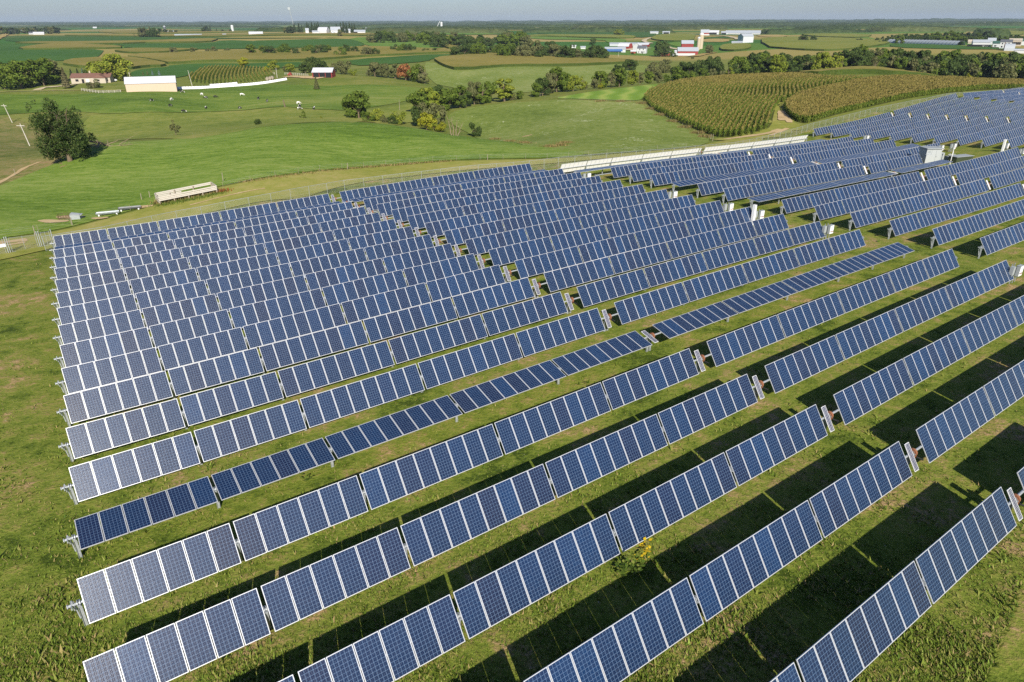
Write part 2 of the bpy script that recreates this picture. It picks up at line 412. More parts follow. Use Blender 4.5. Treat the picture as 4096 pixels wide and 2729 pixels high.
MAT_WHITE = new_mat('white_enamel', 0.4, (0.84, 0.85, 0.86)); MAT_GREY = new_mat('grey_enamel', 0.5, (0.33, 0.36, 0.37)); MAT_RED = new_mat('red_paint', 0.6, sr(170, 40, 36))
PW, PL = 1.015, 1.956
def panel_mesh(name, wth, lng, fr, parts):      # parts: 'all', 'face', 'frame'
    b = MB(); hw, hl = wth/2, lng/2
    if parts in ('all', 'face'):
        b.add([(-hw+fr, -hl+fr, 0.0), (hw-fr, -hl+fr, 0), (hw-fr, hl-fr, 0), (-hw+fr, hl-fr, 0)], [[0, 1, 2, 3]], 0)
        b.add([(-hw+fr, -hl+fr, -0.02), (hw-fr, -hl+fr, -0.02), (hw-fr, hl-fr, -0.02), (-hw+fr, hl-fr, -0.02)], [[3, 2, 1, 0]], 1)
    k = 2 if parts == 'all' else 0
    if parts in ('all', 'frame'):
        b.box(-hw, -hw+fr, -hl, hl, -0.035, 0.006, k); b.box(hw-fr, hw, -hl, hl, -0.035, 0.006, k)
        b.box(-hw+fr, hw-fr, -hl, -hl+fr, -0.035, 0.0055, k); b.box(-hw+fr, hw-fr, hl-fr, hl, -0.035, 0.0055, k)
    return b.mesh(name, {'all': [MAT_CELL, MAT_BACK, MAT_FRAME], 'face': [MAT_CELL, MAT_BACK], 'frame': [MAT_FRAME]}[parts])
ME_ALL = panel_mesh('solar_panel', PW, PL, 0.03, 'all'); ME_FACE = panel_mesh('solar_panel_face', PW, PL, 0.03, 'face'); ME_FRAME = panel_mesh('panel_frame', PW, PL, 0.03, 'frame')
def mini_material():
    m = new_mat('small_cells', 0.2, spec=0.6); t = NT(m); sx = t.n('ShaderNodeSeparateXYZ'); t.l(t.coord(), sx.inputs[0])
    a = t.math('GREATER_THAN', t.math('FRACT', t.math('MULTIPLY', t.math('ADD', sx.outputs[1], 5), 15.0)), 0.86)
    b = t.math('GREATER_THAN', t.math('ABSOLUTE', t.math('SUBTRACT', t.math('FRACT', t.math('MULTIPLY', t.math('ADD', sx.outputs[0], 5.0), 6.9)), 0.5)), 0.44)
    t.col(t.mix(t.math('MAXIMUM', a, b), sr(40, 46, 74), (0.55, 0.56, 0.6))); return m
MAT_MINI = mini_material()
def mini_mesh(parts):
    b = MB(); hw, hl, fr = 0.2, 0.78, 0.02
    if parts == 'face': b.add([(-hw+fr, -hl+fr, 0.0), (hw-fr, -hl+fr, 0), (hw-fr, hl-fr, 0), (-hw+fr, hl-fr, 0)], [[0, 1, 2, 3]]); b.add([(-hw+fr, -hl+fr, -0.02), (hw-fr, -hl+fr, -0.02), (hw-fr, hl-fr, -0.02), (-hw+fr, hl-fr, -0.02)], [[3, 2, 1, 0]], 1)
    else:
        b.box(-hw, -hw+fr, -hl, hl, -0.03, 0.005); b.box(hw-fr, hw, -hl, hl, -0.03, 0.005); b.box(-hw+fr, hw-fr, -hl, -hl+fr, -0.03, 0.0045); b.box(-hw+fr, hw-fr, hl-fr, hl, -0.03, 0.0045)
    return b
ME_MINI = mini_mesh('face').mesh('small_solar_panel', [MAT_MINI, MAT_BACK]); ME_MINIF = mini_mesh('frame').mesh('small_panel_frame', [MAT_WHITE])
ME_MINIW = mini_mesh('face').mesh('small_glare_panel', [new_mat('small_cells_glare', .35, (.62, .62, .64)), MAT_BACK])  # whitish glare painted into the cell colour, for blocks beyond the nearest
def post_mesh():
    b = MB(); b.box(-0.075, -0.062, -0.06, 0.06, -2.1, -0.12); b.box(0.062, 0.075, -0.06, 0.06, -2.1, -0.12); b.box(-0.062, 0.062, -0.006, 0.006, -2.1, -0.12)
    b.box(-0.09, 0.09, -0.075, 0.075, -0.12, -0.1); return b.mesh('post', [MAT_GALV])
def bearing_mesh():
    b = MB()
    for x in (-0.05, 0.05):
        n = 14; vs = []; 
        for xx in (x-0.012, x+0.012):
            for r in (0.105, 0.15):
                for i in range(n): vs.append((xx, math.cos(2*PI*i/n)*r, math.sin(2*PI*i/n)*r))
        fs = []
        for i in range(n):
            j = (i+1) % n
            fs += [[i, j, n+j, n+i], [2*n+i, 3*n+i, 3*n+j, 2*n+j], [n+i, n+j, 3*n+j, 3*n+i], [i, 2*n+i, 2*n+j, j]]
        b.add(vs, fs)
    b.box(-0.05, 0.05, -0.2, -0.15, -0.05, 0.03); b.box(-0.05, 0.05, 0.15, 0.2, -0.05, 0.03); b.box(-0.07, 0.07, -0.05, 0.05, -0.22, -0.1)
    return b.mesh('bearing', [MAT_GALV])
def damper_mesh():
    b = MB(); b.tube((-0.42, 0, 0), (0.15, 0, 0), 0.065, n=10); b.box(-0.30, -0.25, -0.26, 0.26, -0.05, 0.05); b.box(-0.24, -0.20, -0.04, 0.04, -0.30, 0.22)
    b.tube((-0.44, 0, 0), (-0.40, 0, 0), 0.1, n=10); b.tube((-0.2, 0.22, 0), (-0.12, 0.05, -0.85), 0.03, n=6); return b.mesh('damper', [MAT_GALV])
def drive_mesh():
    b = MB(); n = 14
    b.tube((-0.07, 0, 0), (0.07, 0, 0), 0.24, n=18); b.tube((-0.1, 0, 0), (0.1, 0, 0), 0.17, n=14)
    b.tube((0, -0.22, -0.16), (0, 0.22, -0.16), 0.075, n=10); return b.mesh('slew_drive', [MAT_RUST])
def motor_mesh():
    b = MB(); b.tube((0.0, -0.24, -0.16), (0.10, -0.58, -0.2), 0.045, n=10); b.tube((0.08, -0.5, -0.2), (0.10, -0.58, -0.2), 0.055, n=10)
    prev = Vector((0.1, -0.58, -0.2))
    for i in range(1, 9):
        t = i/8; p = Vector((0.1+0.3*math.sin(t*PI), -0.58+0.5*t, -0.2-0.22*math.sin(t*PI))); b.tube(prev, p, 0.013, n=5); prev = p
    return b.mesh('drive_motor', [MAT_BLACK])
ME_POST, ME_BEAR, ME_DAMP, ME_DRIVE, ME_MOTOR = post_mesh(), bearing_mesh(), damper_mesh(), drive_mesh(), motor_mesh()
TG = P_['tg']; MP = P_['mp']; MG = P_['mg']
TILT = 55.4
ORD = 'first second third fourth fifth sixth seventh eighth ninth tenth eleventh twelfth thirteenth fourteenth fifteenth sixteenth seventeenth eighteenth nineteenth twentieth'.split()
def orient(ex, th):
    ex = ex.normalized(); ey0 = Vector((0, 0, 1)).cross(ex).normalized(); ez0 = ex.cross(ey0)
    c, s = math.cos(math.radians(th)), math.sin(math.radians(th))
    return Matrix((ex, ey0*c+ez0*s, ez0*c-ey0*s)).transposed()
def place(name, me, root, pos, R=None):
    o = bpy.data.objects.new(name, me); COL.objects.link(o); o.parent = root; o.location = pos-root.location
    if R is not None: o.rotation_euler = R.to_euler()
    return o
def tracker(block, r, tilt, label, group, shift=0.0, left=(6, 6, 8, 8, 8), right=(8, 8, 8, 6, 6), near=False, xmax=4330, tube_from=None):
    Tt = lambda du: tube_at(block, r, du+shift)
    mot = WL + MG/2
    if Tt(mot).x/ max(Tt(mot).y, 1)*F*1.0 > 3.2e3 and block != 'D': pass
    pm = Tt(mot); root = empty('solar_tracker', (pm.x, pm.y, tz(pm.x, pm.y)))
    tag(root, label, 'solar tracker', group)
    def seen(p):
        d = (p-Vector((0, 0, CZ))); z = d.dot(FW)
        return z < 8 or CX + F*d.dot(RT)/z < xmax
    du = WL - sum(left)*MP - (len(left)-1)*TG if len(left) != 5 else 0.0
    posts = []; spans = []; first = True
    posts.append((du-0.14, -1))
    for side, tabs in ((0, left), (1, right)):
        if side: du = WL + MG
        for k, nP in enumerate(tabs):
            a = Tt(du); e = Tt(du+nP*MP)
            if seen(a):
                ex = (e-a).normalized(); R = orient(ex, tilt); nz = R@Vector((0, 0, 0.11))
                if near: Rk = R
                for i in range(nP):
                    c = a.lerp(e, (i+0.5)/nP) + nz
                    if near:
                        o = place('solar_panel', ME_FACE, root, c, R); f = bpy.data.objects.new('frame', ME_FRAME); COL.objects.link(f); f.parent = o
                    else: place('solar_panel', ME_ALL, root, c, R)
                spans.append((a, e))
                if not (side == 1 and k == len(tabs)-1) and not (side == 0 and k == len(tabs)-1): posts.append((du+nP*MP+TG/2, 0))
                elif side == 1: posts.append((du+nP*MP+0.14, 1))
            du += nP*MP + TG
        if side == 0 and not seen(Tt(WL+MG)): break
    # torque tube as one bar through all spans
    b = MB(); pts = []
    for a, e in spans: pts += [a, e]
    st = Tt(tube_from) if tube_from is not None else pts[0] - (pts[1]-pts[0]).normalized()*0.2
    pts = [st] + pts + [pts[-1] + (pts[-1]-pts[-2]).normalized()*0.2]
    for a, e in zip(pts[:-1], pts[1:]): b.tube(a-root.location, e-root.location, 0.07, n=8, cap=False)
    b.obj('torque_tube', MAT_GALV, root, smooth=True)
    if tube_from is not None: posts[0] = (tube_from+0.1, -1)
    ax = (Tt(1)-Tt(0)).normalized(); R0 = orient(ax, 0)
    if len(spans) > len(left): posts.append((mot-0.12, 2))
    for d, kd in posts:
        p = Tt(d)
        if not seen(p): continue
        o = place('post', ME_POST, root, p, R0); q = bpy.data.objects.new('bearing', ME_BEAR); COL.objects.link(q); q.parent = o
        if kd == -1 and block != 'D' and tube_from is None: place('damper', ME_DAMP, root, p, R0)
    if len(spans) >= len(left) and seen(Tt(mot)) and block != 'D' or (block == 'D' and len(spans) > len(left)):
        Rt = orient(ax, tilt)
        o = place('slew_drive', ME_DRIVE, root, Tt(mot+0.02), R0)
        place('drive_motor', ME_MOTOR, root, Tt(mot+0.02), R0)
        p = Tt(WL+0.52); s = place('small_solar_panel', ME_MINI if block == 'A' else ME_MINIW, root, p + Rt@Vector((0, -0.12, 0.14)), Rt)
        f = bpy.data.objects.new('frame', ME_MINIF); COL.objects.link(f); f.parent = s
        place('post', ME_POST, root, Tt(mot-0.42), R0)
    return root
GA = 'tracker rows of the block nearest the camera'; GB = 'tracker rows of the block beside the inverter station'; GC = 'tracker rows of the block below the corn'
for r in range(20):
    n = 20-r; th = {1: 1.0, 14: 14.0}.get(r, TILT)
    if r == 14: lab = 'dark blue, nearly level row of solar panels among steep rows, sixth from the front'
    elif r == 1: lab = 'thin level panel row seen edge-on, just before the rearmost row of the nearest block'
    elif r == 0: lab = 'rearmost row of the nearest block, its back along the chain-link fence'
    elif r == 19: lab = 'frontmost row of tilted blue solar panels at the bare grass corner'
    else: lab = '%s row of steep blue solar panels counted from the front, nearest block' % ORD[n-1]
    tracker('A', r, th, lab, GA, near=(r >= 12))
for r in range(15):
    th = {0: -64.0, 1: -1.0, 5: 9.0, 8: 4.0}.get(r, TILT)
    kw = {}
    if r in (0, 1): kw = dict(shift=-3.7 if r == 0 else -4.0)
    if r == 2: kw = dict(tube_from=-3.9)
    if r == 7 or r == 8: kw = dict(right=(6, 6, 6))
    lab = {0: 'tracker row turned away, its white panel backs showing behind the middle block', 1: 'level panel row seen edge-on in front of the white-backed row',
           5: 'flat-lying row of panels near the middle of the second block', 8: 'flat row running up to the foot of the inverter station',
           7: 'short steep panel row ending left of the inverter station', 2: 'steep row whose bare torque tube sticks out at its left end'}.get(
           r, '%s row of steep panels from the front in the block with the inverter station' % ORD[14-r])
    tracker('B', r, th, lab, GB, **kw)
for r in range(11):
    lab = {0: 'row of small distant panels along the fence under the cornfield'}.get(r, '%s row from the cornfield fence in the distant upper right block' % ORD[r])
    tracker('C', r, TILT, lab, GC)
for r in range(5):
    tracker('D', r, TILT, '%s panel row from the back in the farthest block at the right frame edge' % ORD[r], 'tracker rows of the farthest block')

# ------------------------------------------------------------------ the setting: pastures, tracks, crops
K = 2.242
O0, O1, O2, O3 = (0, 0), (1000, 0), (2000, 0), (3046, 0)
MAT_FARM = grass_mat('solar_farm_grass', [(0.0, sr(64, 80, 26)), (0.2, sr(94, 110, 38)), (0.45, sr(116, 128, 50)), (0.66, sr(130, 132, 62)), (0.85, sr(148, 132, 82)), (1.0, sr(174, 146, 108))], 0.16, 0.8, 5.0, (9.0, 0.50, sr(186, 186, 160)), 1.0, w=(0.38, 0.34, 0.28), con=5.0)
MAT_PASTURE = grass_mat('bright_pasture', [(0.0, sr(72, 98, 30)), (0.35, sr(100, 126, 44)), (0.65, sr(122, 142, 62)), (1.0, sr(142, 152, 84))], 0.018, 0.5, 1.5, None, 0.9, streak=(0.4, 1.6, 1), w=(0.3, 0.4, 0.3), con=4.2)
MAT_PASTURE_R = grass_mat('clover_pasture', [(0.0, sr(88, 106, 42)), (0.4, sr(114, 130, 58)), (0.7, sr(132, 142, 78)), (1.0, sr(156, 158, 104))], 0.02, 0.4, 1.5, (1.2, 0.41, sr(178, 184, 142)), 0.6, w=(0.34, 0.36, 0.3), con=3.8)
MAT_LOW = grass_mat('cow_pasture', [(0.0, sr(70, 92, 32)), (0.4, sr(94, 118, 44)), (0.7, sr(114, 130, 56)), (1.0, sr(134, 140, 76))], 0.014, 0.2, 0.8, None, 0.6, streak=(0.35, 1.4, 1), con=4.2)
MAT_OLIVE = grass_mat('rough_olive_pasture', [(0.0, sr(88, 106, 38)), (0.4, sr(116, 128, 54)), (0.7, sr(134, 138, 68)), (1.0, sr(150, 140, 86))], 0.02, 0.22, 0.9, None, 0.6, con=4.0)
MAT_BROWN = grass_mat('gully_grass', [(0.0, sr(80, 92, 36)), (0.4, sr(110, 116, 56)), (0.7, sr(138, 128, 80)), (1.0, sr(150, 126, 90))], 0.04, 0.3, 1.2, con=4.2)
MAT_MOWN = grass_mat('mown_verge', [(0.0, sr(118, 126, 50)), (0.4, sr(140, 142, 66)), (0.7, sr(156, 150, 84)), (1.0, sr(168, 154, 100))], 0.05, 0.5, 2.5, None, 0.4, con=3.6)
MAT_DIRT = grass_mat('bare_dirt', [(0.0, sr(150, 132, 84)), (0.4, sr(184, 160, 118)), (1.0, sr(206, 184, 146))], 0.2, 0.9, 4)
MAT_GRAVEL = grass_mat('gravel', [(0.0, sr(176, 162, 130)), (1.0, sr(206, 192, 160))], 0.2, 0.9, 4)
MAT_SOY = grass_mat('soybeans', [(0.0, sr(52, 84, 32)), (0.5, sr(66, 100, 40)), (1.0, sr(84, 114, 50))], 0.01, 0.08, 0.5, None, 0.3)
MAT_SOYD = grass_mat('dark_soybeans', [(0.0, sr(50, 82, 34)), (0.5, sr(64, 96, 40)), (1.0, sr(80, 104, 50))], 0.01, 0.08, 0.5, None, 0.3)
MAT_HAY = grass_mat('young_hay', [(0.0, sr(84, 116, 44)), (0.5, sr(98, 128, 50)), (1.0, sr(114, 138, 64))], 0.01, 0.08, 0.5, None, 0.3)
MAT_STUB = grass_mat('stubble', [(0.0, sr(142, 132, 72)), (0.5, sr(164, 144, 88)), (1.0, sr(176, 152, 104))], 0.01, 0.08, 0.5, None, 0.3)
def corn_top(name, a, b, c, sc=0.25):
    m = new_mat(name, 0.95, spec=0.1); t = NT(m); p = t.pos()
    n1 = t.noise(p, 0.012, 3); n2 = t.noise(t.scale(p, (1, 0.5, 1)), sc, 4, 0.7); n3 = t.noise(p, 1.6, 3, 0.7)
    f = t.math('MULTIPLY_ADD', t.math('SUBTRACT', t.math('ADD', t.math('MULTIPLY', n1, 0.4), t.math('ADD', t.math('MULTIPLY', n2, 0.3), t.math('MULTIPLY', n3, 0.3))), 0.5), 3.0, 0.5, clamp=True)
    t.col(t.ramp(f, [(0, a), (0.5, b), (1, c)])); t.bump(n2, 0.6, 0.6); return m
MAT_CORN = corn_top('ripe_corn_tops', sr(104, 106, 46), sr(130, 122, 60), sr(148, 134, 78))
MAT_CORNG = corn_top('green_corn_tops', sr(96, 112, 40), sr(122, 128, 56), sr(142, 136, 70))
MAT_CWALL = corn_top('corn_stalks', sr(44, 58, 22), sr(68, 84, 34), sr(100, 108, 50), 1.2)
def P(org, pts): return poly_px(pts, org, K)

# land cover, nearest things first
drape('gully', P(O0, [(-60, 1200), (-60, 1040), (120, 1060), (330, 1130), (560, 1260), (900, 1290), (860, 1370), (560, 1500), (300, 1600), (-60, 1780)]), MAT_BROWN, 0.04)
drape('pasture', [at(x, y) for x, y in [(-120, 1010), (-120, 790), (0, 745), (190, 665), (388, 583), (560, 567), (670, 561), (860, 533), (1050, 512), (1178, 497), (1300, 491), (1446, 492), (1560, 501), (1670, 517),
      (1848, 548), (1960, 562), (2050, 577), (2200, 590), (2350, 608), (2330, 626), (2100, 636), (1900, 640), (1700, 650), (1500, 664), (1300, 680), (1150, 700), (1000, 722), (850, 752), (700, 790), (560, 835), (440, 866), (300, 905), (150, 935), (0, 955)]], MAT_PASTURE, 0.06, f=0.012)
drape('cow_pasture', P(O0, [(-200, 1040), (-200, 850), (300, 850), (740, 850), (1130, 832), (1600, 820), (1900, 790), (2354, 760), (2750, 770), (3300, 760), (3900, 800), (3900, 860), (3400, 960), (2950, 1000), (2420, 960), (1900, 1000), (1400, 1010), (1000, 1030), (640, 1000), (300, 1010)]), MAT_LOW, 0.06, f=0.012)
drape('olive_pasture', P(O0, [(700, 1270), (760, 1040), (1000, 1034), (1400, 1014), (1900, 1004), (2420, 964), (2950, 1004), (3300, 990), (3900, 900), (4100, 1020), (3500, 1110), (3300, 1120), (2800, 1100), (2350, 1150), (1500, 1270)]), MAT_OLIVE, 0.07, f=0.012)
drape('clover_pasture', [at(x, y) for x, y in [(1790, 490), (1800, 452), (1900, 428), (2060, 412), (2200, 402), (2300, 400), (2420, 410), (2555, 412), (2600, 440), (2700, 495), (2800, 545), (2850, 565), (2780, 590), (2600, 605), (2420, 618), (2340, 622), (2250, 606), (2060, 578), (1900, 545)]], MAT_PASTURE_R, 0.06, f=0.012)
def stripes():
    m = new_mat('mown_hay', 0.95, spec=0.1); t = NT(m); p = t.pos(); sx = t.n('ShaderNodeSeparateXYZ'); t.l(p, sx.inputs[0])
    n = t.noise(p, 0.03, 2); q = t.math('ADD', t.math('MULTIPLY', sx.outputs[0], 0.23), t.math('ADD', t.math('MULTIPLY', sx.outputs[1], -0.035), t.math('MULTIPLY', n, 4)))
    s = t.math('SINE', t.math('MULTIPLY', q, 3.0)); f = t.math('MULTIPLY_ADD', s, 0.3, t.noise(p, 1.5, 4, .7), clamp=True)
    t.col(t.ramp(f, [(0.2, sr(108, 138, 50)), (0.6, sr(126, 152, 64)), (0.9, sr(156, 166, 84))])); return m
drape('mown_field', [at(x, y) for x, y in [(2200, 396), (2330, 375), (2450, 358), (2590, 342), (2640, 338), (2600, 362), (2580, 385), (2567, 404), (2480, 404), (2330, 398)]], stripes(), 0.09, f=0.012)
drape('hill_pasture', P(O1, [(1600, 740), (1560, 560), (1640, 560), (1720, 600), (1860, 642), (2000, 630), (2354, 600), (2880, 608), (3400, 570), (3700, 615), (3750, 640), (3300, 680), (2800, 800), (2354, 850), (1900, 800)]), MAT_PASTURE_R, 0.06, f=0.015)
drape('verge', [at(x, y) for x, y in [(-120, 1060), (-120, 990), (0, 962), (160, 940), (300, 912), (440, 874), (560, 842), (700, 797), (850, 759), (1000, 729), (1150, 706), (1300, 686), (1500, 670), (1700, 656), (1900, 646), (2100, 641), (2330, 632), (2560, 611), (2790, 592), (2850, 571), (2960, 560), (3060, 545),
      (3040, 572), (2900, 590), (2700, 606), (2500, 630), (2250, 652), (2080, 666), (1900, 680), (1700, 700), (1500, 720), (1330, 755), (1200, 800), (1100, 800), (900, 838), (700, 880), (450, 935), (250, 985), (150, 1010), (0, 1045)]], MAT_MOWN, 0.08, f=0.01, mn=1.0)
def track_mat():
    return MAT_DIRT
def ribbon(name, pts, w, mat, lift=0.1, **kw):
    c = densify(smooth_loop(pts, False, 2), False, 0.02, 1.0); L, R = [], []
    for i, p in enumerate(c):
        d = (c[min(i+1, len(c)-1)]-c[max(i-1, 0)]); n = Vector((-d.y, d.x, 0)).normalized()
        ww = w*(1+0.18*math.sin(i*0.9)+0.12*math.sin(i*2.3+1)); L.append(p+n*ww/2); R.append(p-n*ww/2)
    b = MB()
    for i in range(len(c)):
        for q in (L[i], R[i]): b.v.append((q.x, q.y, tz(q.x, q.y)+lift+q.y/2500))
    for i in range(len(c)-1): b.f.append([2*i, 2*i+1, 2*i+3, 2*i+2]); b.m.append(0)
    o = b.obj(name, mat); 
    if o.data.polygons[0].normal.z < 0: o.data.flip_normals()
    return tag(o, kind='structure', **kw)
ribbon('dirt_track', [at(x, y) for x, y in [(-40, 982), (60, 968), (110, 962)]], 1.6, MAT_DIRT, 0.12)
ribbon('dirt_track', [at(x, y) for x, y in [(-40, 994), (60, 980), (100, 972)]], 0.9, MAT_DIRT, 0.12)
ribbon('dirt_track', [at(x, y) for x, y in [(760, 824), (850, 800), (980, 770), (1060, 757)]], 0.5, MAT_DIRT, 0.12)
lane = [(3150, 412), (3118, 440), (3115, 470), (3128, 495), (3122, 520), (3060, 540), (2980, 552), (2900, 566)]
ribbon('farm_lane', [at(x, y) for x, y in lane], 9.0, MAT_MOWN, 0.11)
ribbon('lane_rut', [at(x, y) for x, y in [(3128, 446), (3122, 468), (3132, 484)]], 2.2, MAT_DIRT, 0.16)
ribbon('lane_rut', [at(x, y) for x, y in [(3142, 448), (3148, 470), (3158, 493)]], 1.6, MAT_DIRT, 0.16)
ribbon('lane_rut', [at(x, y) for x, y in [(3125, 520), (3070, 537), (2990, 548), (2900, 560)]], 2.0, MAT_DIRT, 0.16)
ribbon('lane_rut', [at(x, y) for x, y in [(3150, 516), (3080, 545)]], 1.2, MAT_DIRT, 0.16)
for x, y, s in ((214, 888, 1.7), (280, 872, 1.6), (565, 831, 1.5), (400, 876, 1.0), (2108, 546, 1.2), (1905, 384, 2)):
    c = at(x, y); drape('bare_patch', [c + Vector((math.cos(a)*s*1.5, math.sin(a)*s*(0.7+0.2*math.sin(a*3)), 0)) for a in np.linspace(0, 2*PI, 9)[:-1]], MAT_DIRT, 0.13, mn=0.5)
ribbon('driveway', P(O0, [(-40, 828), (200, 818), (480, 812), (730, 815), (1120, 812)]), 2.2, MAT_MOWN, 0.12)
ribbon('driveway', P(O0, [(330, 812), (400, 785), (520, 780), (700, 755)]), 4.0, MAT_GRAVEL, 0.14)
# the grass between and beside the panel rows
fa = [uvw(*warp(*row_base('A', r))) for r in range(20)]
edge = [at(x, y) for x, y in [(0, 1048), (150, 1013), (250, 988), (450, 938), (700, 883), (900, 841), (1100, 803), (1200, 803), (1330, 758), (1500, 723), (1700, 703), (1900, 683), (2080, 669), (2250, 655), (2500, 633), (2700, 609), (2900, 593), (3040, 575), (3104, 560), (3238, 520), (3358, 488), (3492, 450), (3716, 402), (3863, 379), (3992, 371), (4090, 357)]]
edge += [Vector((250, 330, 0)), Vector((260, 200, 0)), Vector((150, 60, 0)), Vector((60, 12, 0)), Vector((0, 7.5, 0)), Vector((-30, 14, 0)), Vector((-75, 60, 0))]
drape('solar_farm_ground', edge, MAT_FARM, 0.03, f=0.012, mn=1.0, smooth_it=0)

